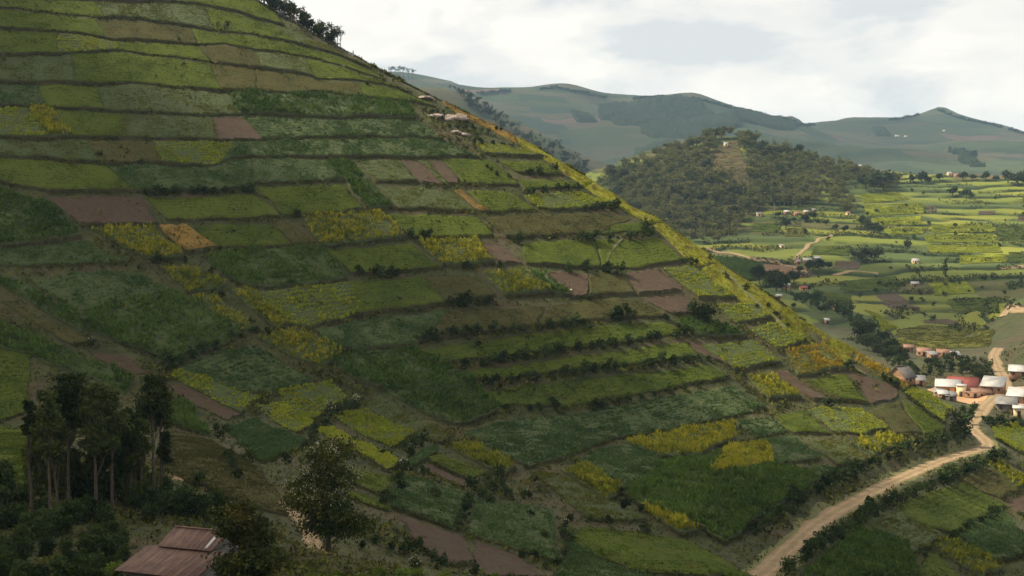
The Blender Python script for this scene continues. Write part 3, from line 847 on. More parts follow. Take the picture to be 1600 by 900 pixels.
    ('green', [(1210, 650), (1258, 641)], [(1240, 679), (1298, 680)], 'dull green plot left of the wide yellow-green crop'),
    ('lime', [(1262, 641), (1300, 637), (1345, 640)], [(1302, 676), (1345, 682), (1388, 671)], 'wide yellow-green crop plot above the road bank'),
    ('fallow', [(1358, 641), (1406, 628)], [(1392, 680), (1440, 680)], 'dark brown plot between wide yellow-green crop and the crest'),
    ('green', [(1409, 628), (1432, 636)], [(1442, 680), (1478, 676)], 'dark green wedge above the road cutting'),
    ('blue', [(1184, 690), (1236, 681)], [(1210, 728), (1284, 720)], 'slate-green plot left of the rust-tinged one'),
    ('olive', [(1262, 692), (1308, 686)], [(1312, 732), (1358, 722)], 'rust-tinged olive plot above the road bank'),
    ('ymaize', [(1334, 692), (1394, 682)], [(1364, 712), (1414, 697)], 'bright yellow-green crop strip just above the road bank'),
    ('lime', [(1206, 744), (1262, 752)], [(1240, 772), (1266, 768)], 'small yellow-green patch at the edge of the dark leafy crop'),
    ('blue', [(1270, 728), (1312, 736)], [(1268, 758), (1308, 748)], 'small slate-green plot against the road bank'),
    ('ymaize', [(880, 738), (918, 736)], [(950, 786), (966, 770)], 'yellow streak of tall crop left of the slate-green square'),
    ('ymaize', [(1010, 800), (1034, 802)], [(1066, 840), (1086, 832)], 'yellow streak of tall crop above the bright grass slope'),
    ('olive', [(832, 743), (874, 745)], [(925, 812), (1000, 812)], 'olive bean plot below the yellow streak of crop'),
    ('grass', [(918, 826), (1000, 836), (1075, 848)], [(906, 856), (1000, 895), (1162, 902)], 'bright green grass slope at the bottom of the photo'),
    ('blue', [(892, 852), (910, 862)], [(870, 905), (1020, 908)], 'slate-green plot below the bright grass slope'),
    ('soil', [(627, 811), (722, 841)], [(650, 848), (700, 885), (737, 880)], 'red-brown ploughed wedge at the bottom of the photo'),
    ('soil', [(742, 850), (800, 866)], [(752, 902), (848, 904)], 'ploughed brown plot cut by the bottom edge, beside the red-brown wedge'),
    ('blue', [(622, 748), (680, 760), (733, 774)], [(618, 796), (665, 812), (708, 826)], 'slate-green plot above the red-brown ploughed wedge'),
    ('blue', [(750, 787), (800, 793), (858, 802)], [(733, 836), (800, 856), (868, 876)], 'dark green bean plot right of the red-brown ploughed wedge'),
    ('lime', [(437, 611), (513, 598)], [(460, 650), (492, 654), (538, 625)], 'yellow-green crop plot with a white-flowering bush at its corner'),
    ('lime', [(405, 636), (440, 632)], [(464, 676), (488, 662)], 'small yellow-green crop plot below the white-flowering bush plot'),
    ('lime', [(528, 651), (573, 641)], [(612, 699), (640, 678)], 'yellow-green crop plot between two lines of dark bushes'),
    ('lime', [(500, 674), (520, 671)], [(602, 736), (618, 724)], 'long narrow yellow-green strip slanting down to a flowering bush'),
    ('green', [(540, 731), (612, 747)], [(551, 758), (598, 776)], 'green plot under the narrow yellow-green strip'),
    ('grass', [(550, 769), (604, 790)], [(546, 779), (606, 800)], 'thin bright green strip right of the big flowering tree'),
    ('blue', [(640, 720), (677, 700)], [(644, 731), (684, 708)], 'tiny blue-green strip beside a dark round bush'),
    ('green', [(684, 710), (722, 722), (758, 737)], [(672, 720), (700, 736), (728, 750)], 'triangular bright green plot in the gully'),
    ('soil', [(671, 726), (724, 752)], [(674, 742), (720, 760)], 'small brown plot below the triangular green one'),
    ('ymaize', [(710, 704), (734, 698)], [(786, 744), (800, 734)], 'yellow dry strip along the edge of the slate-green crop'),
    ('olive', [(574, 632), (600, 622)], [(688, 692), (702, 680)], 'olive grass strip sloping down the gully'),
    ('blue', [(362, 672), (402, 657)], [(410, 722), (480, 694)], 'slate-green plot left of the narrow yellow-green strip'),
    ('blue', [(282, 576), (340, 556), (392, 544)], [(380, 612), (420, 612), (482, 594)], 'slate-green plot with a yellow-green lower fringe'),
    ('lime', [(272, 588), (286, 580)], [(372, 642), (404, 622)], 'yellow-green fringe below a slate-green plot, above bare soil'),
    ('blue', [(52, 438), (130, 430), (204, 427)], [(135, 488), (200, 472), (262, 457)], 'blue-green bean plot above the dark leafy crop on the left'),
    ('maize', [(112, 495), (200, 475), (265, 461)], [(190, 535), (270, 562), (330, 545), (372, 516)], 'large dark leafy crop in the left of the photo'),
    ('ymaize', [(256, 421), (300, 422)], [(294, 458), (350, 448)], 'yellow crop patch between blue-green beans and the dark tall crop'),
    ('ymaize', [(304, 468), (336, 465)], [(378, 519), (396, 511)], 'yellow crop strip beside the large dark leafy crop'),
    ('ymaize', [(366, 457), (398, 456)], [(424, 512), (440, 510)], 'yellow crop patch left of the yellowish green plot'),
    ('ymaize', [(407, 531), (432, 521), (460, 515)], [(500, 574), (515, 565), (532, 548)], 'green and yellow tall crop left of the grey-green plot'),
    ('maize', [(0, 446), (44, 448)], [(120, 516), (140, 501)], 'dark leafy strip along a brown footpath bank at the left'),
    ('fallow', [(-10, 468), (10, 472)], [(106, 534), (136, 530)], 'brownish grass strip between two dark leafy strips'),
    ('maize', [(-10, 500), (78, 540)], [(-10, 538), (60, 560)], 'dark leafy plot at the left edge below the brownish grass strip'),
    ('maize', [(82, 542), (200, 590)], [(62, 562), (190, 612)], 'dark leafy crop behind the tall tree group'),
    ('green', [(-10, 544), (48, 560)], [(-10, 660), (40, 640)], 'smooth green slope at the left edge behind the tall trees'),
    ('soil', [(148, 551), (198, 560)], [(186, 585), (234, 582)], 'bare reddish patch above the tall tree group'),
    ('soil', [(266, 601), (288, 604)], [(350, 655), (370, 646)], 'dark red-brown ploughed strip right of the tall tree group'),
    ('maize', [(258, 640), (296, 632)], [(262, 662), (325, 682)], 'dark leafy crop below the ploughed strip by the tall trees'),
    ('grass', [(-30, 664), (40, 676), (100, 700)], [(-30, 755), (40, 760), (104, 765)], 'yellowish grass slope behind the tall tree trunks'),
    ('fallow', [(262, 676), (320, 690), (372, 716)], [(250, 735), (300, 752), (380, 788), (440, 800)], 'brown grazed slope between the tall trees and the flowering tree'),
    ('green', [(1412, 788), (1460, 770), (1508, 757)], [(1422, 815), (1490, 832), (1562, 792)], 'olive green plot below the road hedge'),
    ('maize', [(1333, 832), (1412, 852)], [(1262, 905), (1430, 905)], 'dark grassy plot at the bottom, right of the road'),
    ('olive', [(1352, 812), (1412, 800)], [(1428, 862), (1472, 840)], 'olive plot between the dark grassy plot and the hedge'),
    ('blue', [(1498, 833), (1566, 801)], [(1552, 876), (1608, 868)], 'slate-green plot at the right edge below the hedge'),
    ('ymaize', [(1464, 858), (1488, 844)], [(1530, 902), (1562, 890)], 'yellow crop strip in the bottom right corner'),
    ('green', [(1440, 880), (1462, 866)], [(1434, 906), (1498, 903)], 'dark green plot left of the yellow strip in the bottom corner'),
    ('fallow', [(1504, 751), (1550, 734)], [(1566, 780), (1592, 764)], 'bare brownish plot just below the bend of the road'),
    ('soil', [(1570, 781), (1604, 770)], [(1590, 800), (1612, 808)], 'red-brown ploughed corner at the right edge'),
    ('ymaize', [(1544, 726), (1556, 722)], [(1592, 764), (1610, 758)], 'yellow-green crop strip below the road bend at the right edge'),
    ('lime', [(1550, 668), (1606, 658)], [(1558, 688), (1608, 716)], 'sunlit yellow-green plot between the village and the road bend'),
]
for kind, top, bot, label in FIELDS:
    yy = np.mean([p[1] for p in top])
    if yy > 420 and top[0][0] < 640 or yy > 690:
        cx_, cy_ = np.mean(top + bot, axis=0)
        top, bot = [[(cx_ + (a - cx_) * 1.09, cy_ + (b - cy_) * 1.10) for a, b in q] for q in (top, bot)]
    plot(kind, top, bot, label, bank='the crest' not in label, lift=0.0 if 'along the crest' in label else (1.0 if yy < 600 else 0.55) if top[0][0] > 480 else 0.9 if yy < 380 else 0.25)
FARP = [
    ('clearing', [(1106, 243), (1132, 222), (1150, 218)], [(1108, 270), (1135, 274), (1170, 268)], 'brown clearing on top of the middle hill wood'),
    ('clearing', [(1134, 276), (1170, 270)], [(1150, 294), (1176, 294)], 'rough brown tail of the clearing in the middle hill wood'),
    ('olive', [(1402, 516), (1450, 508), (1555, 516)], [(1394, 538), (1450, 546), (1545, 542)], 'flat olive-yellow field in the valley bottom above the village'),
    ('soil', [(1442, 500), (1482, 498)], [(1444, 505), (1500, 508)], 'thin brown strip behind the flat valley field'),
    ('soil', [(1368, 460), (1402, 458)], [(1394, 484), (1438, 483)], 'brown ploughed plot in the middle of the valley'),
    ('soil', [(1306, 408), (1345, 410)], [(1300, 420), (1340, 421)], 'dull brown plot right of the row of houses by the track'),
    ('soil', [(1452, 321), (1464, 321)], [(1450, 333), (1463, 332)], 'small orange-brown plot on the bright terraces'),
    ('soil', [(1530, 330), (1556, 329)], [(1528, 336), (1554, 335)], 'thin bare plot high on the bright terraces'),
    ('soil', [(1590, 338), (1604, 338)], [(1590, 346), (1606, 346)], 'bare plot on the bright terraces at the right edge'),
    ('lime', [(1345, 305), (1400, 300)], [(1350, 318), (1420, 312)], 'bright yellow-green plot at the corner of the middle hill wood'),
    ('lime', [(1350, 322), (1440, 318)], [(1352, 338), (1445, 334)], 'broad bright plot below the tree clump of the middle hill'),
    ('lime', [(1360, 341), (1440, 338)], [(1375, 352), (1440, 352)], 'second broad bright plot below the tree clump of the middle hill'),
    ('lime', [(1455, 352), (1550, 350)], [(1460, 364), (1555, 363)], 'long bright plot in the middle of the far terraces'),
    ('green', [(1555, 352), (1606, 350)], [(1558, 376), (1606, 378)], 'large mid-green plot at the right edge of the far terraces'),
    ('lime', [(1445, 368), (1550, 366)], [(1450, 379), (1562, 379)], 'yellow-green plot above the tall cypress'),
    ('lime', [(1380, 356), (1452, 356)], [(1388, 368), (1440, 366)], 'yellow-green plot above the lone round tree'),
    ('lime', [(1500, 400), (1570, 398)], [(1500, 413), (1572, 410)], 'bright yellow-green plot right of the tall cypress'),
    ('green', [(1576, 394), (1606, 394)], [(1576, 410), (1606, 410)], 'dark green plot at the right edge beside the bright one'),
    ('lime', [(1450, 383), (1560, 382)], [(1455, 396), (1566, 395)], 'long yellow-green plot behind the tall cypress'),
    ('green', [(1310, 440), (1400, 432)], [(1320, 458), (1410, 452)], 'dark green plot beside the isolated white-roofed house'),
    ('green', [(1480, 468), (1560, 464)], [(1490, 486), (1560, 490)], 'green plot below the track at the far right'),
    ('lime', [(1450, 444), (1510, 440)], [(1462, 462), (1526, 458)], 'bright yellow-green plot below the tall cypress'),
    ('lime', [(1352, 486), (1372, 494)], [(1378, 518), (1402, 512)], 'sunlit slope beside the grove behind the crest'),
    ('maize', [(1110, 402), (1150, 404), (1190, 414)], [(1140, 428), (1170, 440), (1200, 436)], 'dark green plot under the valley track near the crest'),
    ('green', [(1270, 452), (1330, 462)], [(1280, 470), (1330, 482)], 'mid-green plot right of the orange-red roof'),
    ('green', [(1180, 348), (1222, 350)], [(1172, 362), (1216, 364)], 'green plot below the pale house at the wood edge'),
    ('olive', [(1230, 358), (1262, 356)], [(1226, 370), (1256, 370)], 'olive plot below the hamlet near the wood'),
    ('green', [(1272, 385), (1330, 384)], [(1268, 398), (1326, 400)], 'green plot above the row of houses by the track'),
]
for kind, top, bot, label in FARP:
    plot(kind, top, bot, label, G=FAR, bank=False, lift=0.2)
print('plots', FIELD_N, 'leaves', n_leaf_total)

# ------------------------------------------------------------------ dirt roads
def ribbon(name, pts, halfw, mat, dz, jit=0.25, G=NEAR, crown=0.05, follow=True):
    P = densify(pts, 1.5)
    d = np.gradient(P[:, :2], axis=0)
    d /= np.linalg.norm(d, axis=1)[:, None] + 1e-9
    nrm = np.c_[-d[:, 1], d[:, 0]]
    s = np.arange(len(P)) * 1.5
    m = 17
    V = []
    for k in range(m):
        t = -1 + 2 * k / (m - 1)
        wob = halfw * (1 + 0.12 * vnoise(s, s * 0 + (k > m // 2) * 31, 6.0, 81)) + jit * vnoise(s, s * 0 + (k > m // 2) * 7, 2.2, 82)
        xy = P[:, :2] + nrm * (wob * t)[:, None]
        z = (G(xy[:, 0], xy[:, 1]) if follow else P[:, 2]) + dz + crown * (1 - t * t) - 0.05 * (abs(abs(t) - 0.5) < 0.2)
        if k in (0, m - 1): z = z - 0.25
        V.append(np.c_[xy, z])
    V = np.stack(V, 1).reshape(-1, 3)
    me = mesh_np(name, V, grid_quads(m, len(P)), None, [mat], True)
    at = me.attributes.new('across', 'FLOAT', 'POINT')
    at.data.foreach_set('value', np.tile(np.linspace(-1, 1, m), len(P)).astype(np.float32))
    return tag(link(name, me), kind='structure')


ribbon('grass_verge', ROAD[:12], 4.4, M['verge'], 0.05, 0.9)
ribbon('dirt_road', ROAD, 2.7, M['road'], 0.14, 0.5)


def px_path(pts, G=NEAR): return G.hit(pts)


for pts, hw in (([(1105, 388), (1150, 397), (1185, 406), (1215, 411), (1245, 419), (1262, 430)], 2.2),
                ([(1243, 411), (1250, 396), (1262, 384), (1280, 373), (1300, 367)], 1.7),
                ([(1300, 430), (1340, 424), (1372, 428)], 1.4), ([(1560, 420), (1600, 416)], 1.6)):
    ribbon('farm_track', px_path(pts, FAR), hw, M['road'], 0.35, 0.3, FAR)
ribbon('farm_track', px_path([(1567, 495), (1576, 479), (1590, 484), (1612, 486)], FAR), 2.2, M['road'], 0.35, 0.3, FAR)
# trodden earth between the village houses
yc = NEAR.hit([(1540, 632), (1500, 606), (1560, 602), (1590, 610), (1575, 640)]).mean(0)
ang = np.linspace(0, 2 * math.pi, 48, endpoint=False)
rings = []
for r in np.linspace(0.02, 1, 10):
    rr = r * (1 + 0.15 * np.sin(3 * ang + 1) + 0.08 * np.sin(7 * ang))
    x, y = yc[0] + 25 * rr * np.cos(ang), yc[1] + 22 * rr * np.sin(ang)
    rings.append(np.c_[x, y, NEAR(x, y) + 0.09 - (0.3 if r == 1 else 0)])
V = np.concatenate(rings)
Q = [[i * 48 + k, i * 48 + (k + 1) % 48, (i + 1) * 48 + (k + 1) % 48, (i + 1) * 48 + k] for i in range(9) for k in range(48)]
tag(link('village_yard', mesh_np('village_yard', V, Q, None, [M['yard']], True)), kind='structure')

# ------------------------------------------------------------------ plants
def leafmat(name, dark, light, scale=1.2, tint=None, trans=0.22, rnd=0.5):
    return plant_mat(name, dark, light, scale, 9.0, trans, tint, rnd)


M['bush'] = leafmat('shrub_leaves', (0.011, 0.022, 0.007), (0.048, 0.070, 0.021))
M['tree'] = leafmat('tree_leaves', (0.012, 0.020, 0.008), (0.050, 0.062, 0.022))
M['euc'] = leafmat('gum_tree_leaves', (0.024, 0.033, 0.013), (0.110, 0.110, 0.040), 5.0, None, 0.25, 1.0)
M['farleaf'] = leafmat('far_wood_leaves', (0.009, 0.016, 0.009), (0.026, 0.038, 0.018), 6.0)
M['tall'] = leafmat('tall_tree_leaves', (0.014, 0.025, 0.007), (0.068, 0.084, 0.024), 1.6)
M['warmleaf'] = leafmat('bronze_tipped_leaves', (0.022, 0.036, 0.008), (0.10, 0.115, 0.026), 1.4, ((0.15, 0.12, 0.03), 0.5))
M['bronze'] = leafmat('dark_leaves_with_bronze_tips', (0.012, 0.022, 0.006), (0.060, 0.075, 0.018), 1.3, ((0.14, 0.105, 0.03), 0.55))
M['flower'] = leafmat('pale_blossom', (0.20, 0.19, 0.13), (0.42, 0.40, 0.30), 0.4)
M['banana'] = leafmat('broad_leaves', (0.05, 0.085, 0.02), (0.13, 0.17, 0.035), 0.8, None, 0.4)
M['barkpale'] = plain_mat('pale_bark', (0.10, 0.085, 0.065), (0.22, 0.19, 0.15), 0.5, 0.9, 0.3, coord='Object')
M['bark'] = plain_mat('brown_bark', (0.040, 0.030, 0.022), (0.10, 0.075, 0.05), 0.4, 0.9, 0.4, coord='Object')


def crown_geo(blobs, nclump, per, leaf, rng, sig=0.16, inner=0.55, flat=0.8, up=0.4):
    """leaves in clumps through a few overlapping lobes; blobs = (x, y, z, rx, ry, rz)"""
    B = np.array(blobs, float)
    vol = (B[:, 3] * B[:, 4] * B[:, 5]) ** 0.8
    pick = rng.choice(len(B), nclump, p=vol / vol.sum())
    d = rng.normal(size=(nclump, 3)); d /= np.linalg.norm(d, axis=1)[:, None]
    r = rng.uniform(inner, 1.0, nclump)[:, None]
    C = B[pick, :3] + d * r * B[pick, 3:]
    cs = rng.uniform(0.6, 1.4, nclump)
    s = sig * np.mean(B[:, 3:5])
    L = np.repeat(C, per, 0) + rng.normal(size=(nclump * per, 3)) * (s * np.repeat(cs, per))[:, None] * np.array([1, 1, flat])
    return leaf_quads(L, leaf, rng, up, 0.6)


def limb_paths(base, top, blobs, rng, r0, nl):
    """a trunk and its limbs, limbs ending inside the lobes"""
    base, top = np.array(base, float), np.array(top, float)
    n = 7
    t = np.linspace(0, 1, n)[:, None]
    off = np.c_[rng.normal(0, 0.012, n), rng.normal(0, 0.012, n), np.zeros(n)].cumsum(0) * np.linalg.norm(top - base)
    tr = base + (top - base) * t + off * t
    parts = [tube(tr, r0 * (1.15 - 0.85 * t[:, 0]) * np.r_[1.35, np.ones(n - 1)], 7)]
    B = np.array(blobs, float)
    for k in range(nl):
        b = B[k % len(B)]
        s = rng.uniform(0.45, 0.95)
        p0 = tr[int(s * (n - 1))]
        p1 = b[:3] + rng.normal(0, 0.35, 3) * b[3:]
        mid = (p0 + p1) / 2 + np.array([0, 0, -0.08 * np.linalg.norm(p1 - p0)])
        parts.append(tube([p0, mid, p1], [r0 * 0.5, r0 * 0.34, r0 * 0.12], 5))
    V, Q, _, _ = join_geo([(v, q, None, 0) for v, q in parts])
    return V, Q


def proto_bush(seed, mat, n=34, per=8, leaf=0.15, flower=0.0):
    rng = np.random.default_rng(int(seed))
    bl = [(rng.normal(0, 0.11), rng.normal(0, 0.11), rng.uniform(0.36, 0.70), rng.uniform(0.19, 0.30), rng.uniform(0.19, 0.30), rng.uniform(0.22, 0.32)) for _ in range(5)]
    bl.append((0, 0, 0.30, 0.36, 0.36, 0.30))
    V, Q = crown_geo(bl, n, per, leaf, rng, 0.22, 0.4)
    pr = [(V, Q, None, 0)]
    for k in range(3):
        a = rng.uniform(0, 6.28)
        tv, tq = tube([(0.05 * math.cos(a), 0.05 * math.sin(a), -0.12), (0.1 * math.cos(a), 0.1 * math.sin(a), 0.2), (0.25 * math.cos(a), 0.25 * math.sin(a), 0.55)], [0.035, 0.025, 0.01], 4)
        pr.append((tv, tq, None, 1))
    mats = [M[mat], M['bark']]
    if flower:
        fc = np.array(bl)[rng.integers(0, 4, int(40 * flower))]
        d = rng.normal(size=(len(fc), 3)); d[:, 2] = np.abs(d[:, 2]) + 0.3; d /= np.linalg.norm(d, axis=1)[:, None]
        FV, FQ = leaf_quads(fc[:, :3] + d * fc[:, 3:] * 1.05, leaf * 0.6, rng, 2.0, 0.8)
        pr.append((FV, FQ, None, 2)); mats.append(M['flower'])
    V, Q, T, fm = join_geo(pr)
    return mesh_np('shrub', V, Q, T, mats, False, fm)


def tree_geo(seed, kind):
    """unit-height tree: (trunk V, Q), (leaf V, Q)"""
    rng = np.random.default_rng(int(seed))
    if kind == 'euc':
        bl = [(rng.normal(0, 0.07), rng.normal(0, 0.07), z, r, r, 0.13) for z, r in ((0.5, 0.17), (0.66, 0.2), (0.8, 0.17), (0.92, 0.1))]
        return limb_paths((0, 0, -0.04), (0, 0, 0.9), bl, rng, 0.022, 5), crown_geo(bl, 30, 6, 0.085, rng, 0.35, 0.3, 0.9)
    if kind == 'umbrella':
        bl = [(rng.normal(0, 0.1), rng.normal(0, 0.1), z, r, r, 0.09) for z, r in ((0.66, 0.14), (0.8, 0.22), (0.9, 0.18))]
        return limb_paths((0, 0, -0.04), (0.02, 0, 0.85), bl, rng, 0.02, 6), crown_geo(bl, 26, 6, 0.08, rng, 0.3, 0.3, 0.6)
    if kind == 'cypress':
        bl = [(0, 0, z, r, r, 0.16) for z, r in ((0.2, 0.13), (0.4, 0.15), (0.6, 0.13), (0.78, 0.09), (0.9, 0.05))]
        return limb_paths((0, 0, -0.04), (0, 0, 0.9), bl, rng, 0.025, 0), crown_geo(bl, 46, 6, 0.07, rng, 0.3, 0.3, 1.0)
    if kind == 'wide':
        bl = [(rng.normal(0, 0.3), rng.normal(0, 0.3), rng.uniform(0.55, 0.8), 0.28, 0.28, 0.2) for _ in range(6)] + [(0, 0, 0.5, 0.5, 0.5, 0.25)]
        return limb_paths((0, 0, -0.04), (0, 0, 0.6), bl, rng, 0.045, 7), crown_geo(bl, 130, 9, 0.12, rng, 0.2, 0.4, 0.8)
    bl = [(rng.normal(0, 0.14), rng.normal(0, 0.14), rng.uniform(0.45, 0.82), 0.22, 0.22, 0.18) for _ in range(5)] + [(0, 0, 0.55, 0.34, 0.34, 0.28)]
    return limb_paths((0, 0, -0.04), (0, 0, 0.7), bl, rng, 0.035, 5), crown_geo(bl, 80, 9, 0.11, rng, 0.24, 0.35, 0.85)


def proto_tree2(seed, kind, leaf, bark='bark'):
    (tv, tq), (lv, lq) = tree_geo(seed, kind)
    return mesh_np('trunk', tv, tq, None, [M[bark]], True), mesh_np('crown', lv, lq, None, [M[leaf]])


BUSH = [proto_bush(100 + i, 'bush') for i in range(6)]
FBUSH = [proto_bush(120 + i, 'bush', flower=1.0) for i in range(2)]
BIGBUSH = [proto_bush(140 + i, 'bush', 90, 13, 0.10) for i in range(5)]
BRIGHT = [proto_bush(160 + i, 'banana', 46, 10, 0.11) for i in range(3)]
prng = np.random.default_rng(99)


def put(name, me, p, size, label, cat, group=None, sq=1.0):
    two = isinstance(me, tuple)
    o = link(name, None if two else me, tuple(p), prng.uniform(0, 6.28), (size * sq * prng.uniform(0.9, 1.12), size * sq * prng.uniform(0.9, 1.12), size))
    if two:
        link('trunk', me[0], parent=o)
        link('crown', me[1], parent=o)
    return tag(o, label, cat, group)


def bushes(items, label, group=None, name='shrub', protos=None, G=NEAR, cat='shrub', sink=0.05, sq=0.98):
    """items = (x, y of the foot, height) in photo pixels"""
    P = G.hit([(a[0], a[1]) for a in items])
    for (x, y, h), p in zip(items, P):
        s = h * p[1] / F_PX
        put(name, (protos or BUSH)[prng.integers(0, len(protos or BUSH))], (p[0], p[1], p[2] - sink * s), s * 1.12, label, cat, group if len(items) > 1 else None, sq)


def hedge(pts, n, h, label, group, protos=None, hv=0.3):
    P = resample(np.array(pts, float), n)
    P[:, 0] += prng.normal(0, 3.5, n)
    bushes([(x, y + 2 + prng.uniform(-1, 1), h * prng.uniform(1 - hv, 1 + hv)) for x, y in P], label, group, 'hedge_bush', protos)


# hedges and bushes on the terraces of the hillside
hedge([(230, 303), (390, 300)], 13, 15, 'shrub of the dark hedge above the smooth green plot mid-left on the hill', 'shrubs of the dark mid-left hedge')
hedge([(708, 478), (766, 474)], 6, 21, 'one of the dark round bushes in the row of six below a dull brown plot', 'row of six round bushes')
hedge([(650, 532), (700, 527), (748, 518)], 12, 17, 'scrubby bush on the steep bank above the uppermost hedged terrace', 'bushes on the steep scrub bank')
hedge([(753, 521), (800, 519), (850, 514), (912, 507)], 10, 18, 'bush of the hedge above the long uppermost smooth terrace', 'upper terrace hedge bushes')
hedge([(952, 498), (978, 497)], 4, 22, 'tall bush in the clump at the end of the upper terrace hedge', 'clump ending the upper hedge')
hedge([(728, 574), (800, 563), (880, 551), (967, 540), (1070, 524)], 20, 19, 'dark bush of the hedge between the uppermost and middle smooth terraces', 'bushes between upper and middle smooth terraces')
hedge([(738, 604), (800, 596), (880, 587), (967, 577), (1105, 562)], 22, 19, 'dark bush of the hedge between the middle and lowest smooth terraces', 'bushes between middle and lowest smooth terraces')
bushes([(790, 641, 14), (828, 643, 15), (844, 643, 14), (867, 640, 20), (928, 641, 22), (942, 638, 16), (967, 632, 14), (981, 630, 16), (1002, 625, 14), (1022, 619, 12), (1047, 615, 18), (1068, 609, 12), (1092, 605, 12), (1130, 597, 10)],
       'dark bush at the foot of the lowest smooth terrace, above slate-green crop', 'bushes under the lowest smooth terrace')
for it, lb in (((465, 340, 15), 'lone round bush at the corner of the yellow-tipped tall crop'), ((747, 541, 13), 'lone small bush standing in the uppermost smooth terrace'),
               ((922, 470, 13), 'small dark bush on the bank below the dull green plot'), ((1040, 500, 12), 'bush on the bank below the ploughed brown plot'),
               ((808, 379, 20), 'dark bush where the dull brown terrace meets bare soil'), ((728, 420, 18), 'dark round bush at the foot of the yellow-tipped crop, by bare soil'),
               ((783, 419, 15), 'dark bush at the lower corner of the bare red soil patch'), ((953, 378, 16), 'single round bush with a shadow on the sunlit green terrace'),
               ((1015, 361, 20), 'big round bush on the crest above the bush clump'), ((573, 133, 9), 'small bush at the tip of the terrace near the skyline'),
               ((155, 246, 12), 'small bush on the bank of the upper left terraces'), ((222, 258, 11), 'small bush right of its twin on the upper left bank'),
               ((262, 579, 34), 'big dark bush at the foot of the large dark leafy crop'), ((247, 412, 18), 'bush between the yellow-green crop and rusty weeds'),
               ((977, 800, 28), 'big dark bush at the end of the yellow streak of crop'), ((1293, 637, 24), 'lone dark bush on the bank below the red furrowed strip'),
               ((662, 745, 22), 'round dark bush above the tiny blue-green strip'), ((678, 779, 22), 'lone round bush in the slate-green plot above the red-brown wedge'),
               ((310, 760, 30), 'bright-edged round bush on the brown grazed slope'), ((1330, 578, 18), 'round bush on the crest beside the golden plot'),
               ((933, 750, 14), 'small bush inside the square slate-green plot'), ((555, 695, 14), 'small bush in the gap between yellow-green plots')):
    bushes([it], lb)
bushes([(563, 432, 18), (592, 433, 22), (607, 434, 22), (620, 432, 14)], 'dark bush of the clump at the foot of a smooth green plot mid-hill', 'clump under the mid-hill green plot')
bushes([(640, 374, 18), (660, 371, 18), (669, 372, 18)], 'dark bush of the small group left of the yellow-tipped crop', 'small group left of yellow-tipped crop')
bushes([(908, 378, 18), (918, 379, 21), (928, 378, 19)], 'dark bush of the wide clump on the lit green terrace edge', 'wide clump on the lit terrace edge')
bushes([(984, 374, 18), (994, 372, 16), (1004, 372, 15), (1013, 370, 18), (1020, 367, 14)], 'bush in the dense clump under the small bright plot near the crest', 'dense clump near the crest')
bushes([(917, 330, 14), (930, 330, 15), (942, 329, 14), (955, 328, 18), (963, 325, 20)], 'bush of the row on the crest side of the bright yellow-green terrace', 'row beside the bright crest terrace')
bushes([(825, 304, 12), (832, 303, 14), (850, 302, 14), (875, 299, 13), (888, 299, 15), (905, 298, 13)], 'small bush of the row above the bright yellow-green terrace', 'row above the bright crest terrace')
bushes([(825, 273, 12), (832, 272, 10), (844, 273, 15), (866, 268, 14)], 'slim sapling on the small terrace near the ridge', 'saplings near the ridge')
bushes([(762, 263, 8), (768, 268, 8), (777, 276, 9), (795, 280, 10)], 'thin sapling dotted over the bright green plot by the reddish stripes', 'saplings on the bright green plot')
bushes([(889, 426, 17), (913, 422, 20), (946, 424, 19), (952, 426, 17), (968, 428, 19)], 'dark bush spaced along the bank below the lit green terrace', 'bushes spaced below the lit green terrace')
bushes([(1072, 413, 12), (1080, 413, 13), (1088, 413, 12)], 'bush of the small group beside the bright crest crop', 'small group by the bright crest crop')
bushes([(1060, 512, 12), (1067, 520, 12), (1080, 522, 12)], 'bush on the corner below the ploughed brown plot', 'bushes at the ploughed corner')
bushes([(1110, 408, 10), (1135, 436, 12), (1165, 455, 13), (1182, 482, 10), (1200, 482, 12), (1212, 494, 12), (1232, 512, 10), (1315, 572, 12), (1383, 596, 16), (1392, 600, 14), (1400, 606, 18), (1366, 582, 9)],
       'small dark bush dotted along the sunlit crest path', 'bushes along the sunlit crest')
# gully at the lower left
bushes([(515, 650, 26), (557, 640, 24)], 'white-flowering bush at the top of the gully plots', 'white-flowering gully bushes', 'flowering_shrub', FBUSH)
bushes([(630, 742, 28)], 'white-flowering bush at the foot of the narrow yellow-green strip', None, 'flowering_shrub', FBUSH)
bushes([(647, 892, 26)], 'white-flowering bush near the bottom edge left of the ploughed wedge', None, 'flowering_shrub', FBUSH)
bushes([(143, 543, 18)], 'white-flecked bush beside the bare reddish patch', None, 'flowering_shrub', FBUSH)
bushes([(883, 824, 16), (826, 778, 16)], 'white-flecked bush among the lower gully bushes', 'white-flecked lower gully bushes', 'flowering_shrub', FBUSH)
bushes([(507, 668, 22), (492, 680, 20), (488, 694, 20), (448, 726, 20), (480, 700, 18), (530, 650, 18), (543, 643, 20)], 'dark bush in the line below the white-flowering pair', 'line below the white-flowering pair')
bushes([(597, 716, 20), (633, 704, 22), (648, 700, 26), (660, 698, 26), (640, 715, 22), (605, 712, 16)], 'dark bush at the lower end of the yellow-green gully plot', 'bushes ending the yellow-green gully plot')
bushes([(624, 755, 22), (628, 770, 24), (603, 778, 20), (600, 790, 22), (612, 785, 18)], 'dark bush in the column below the flowering gully bush', 'column below the flowering gully bush')
bushes([(740, 768, 26), (760, 755, 24), (777, 750, 28), (753, 780, 24), (763, 787, 22), (793, 778, 20), (770, 770, 24), (785, 766, 20), (820, 780, 18), (800, 782, 14)], 'dark bush of the big gully thicket above the bean plot', 'big gully thicket')
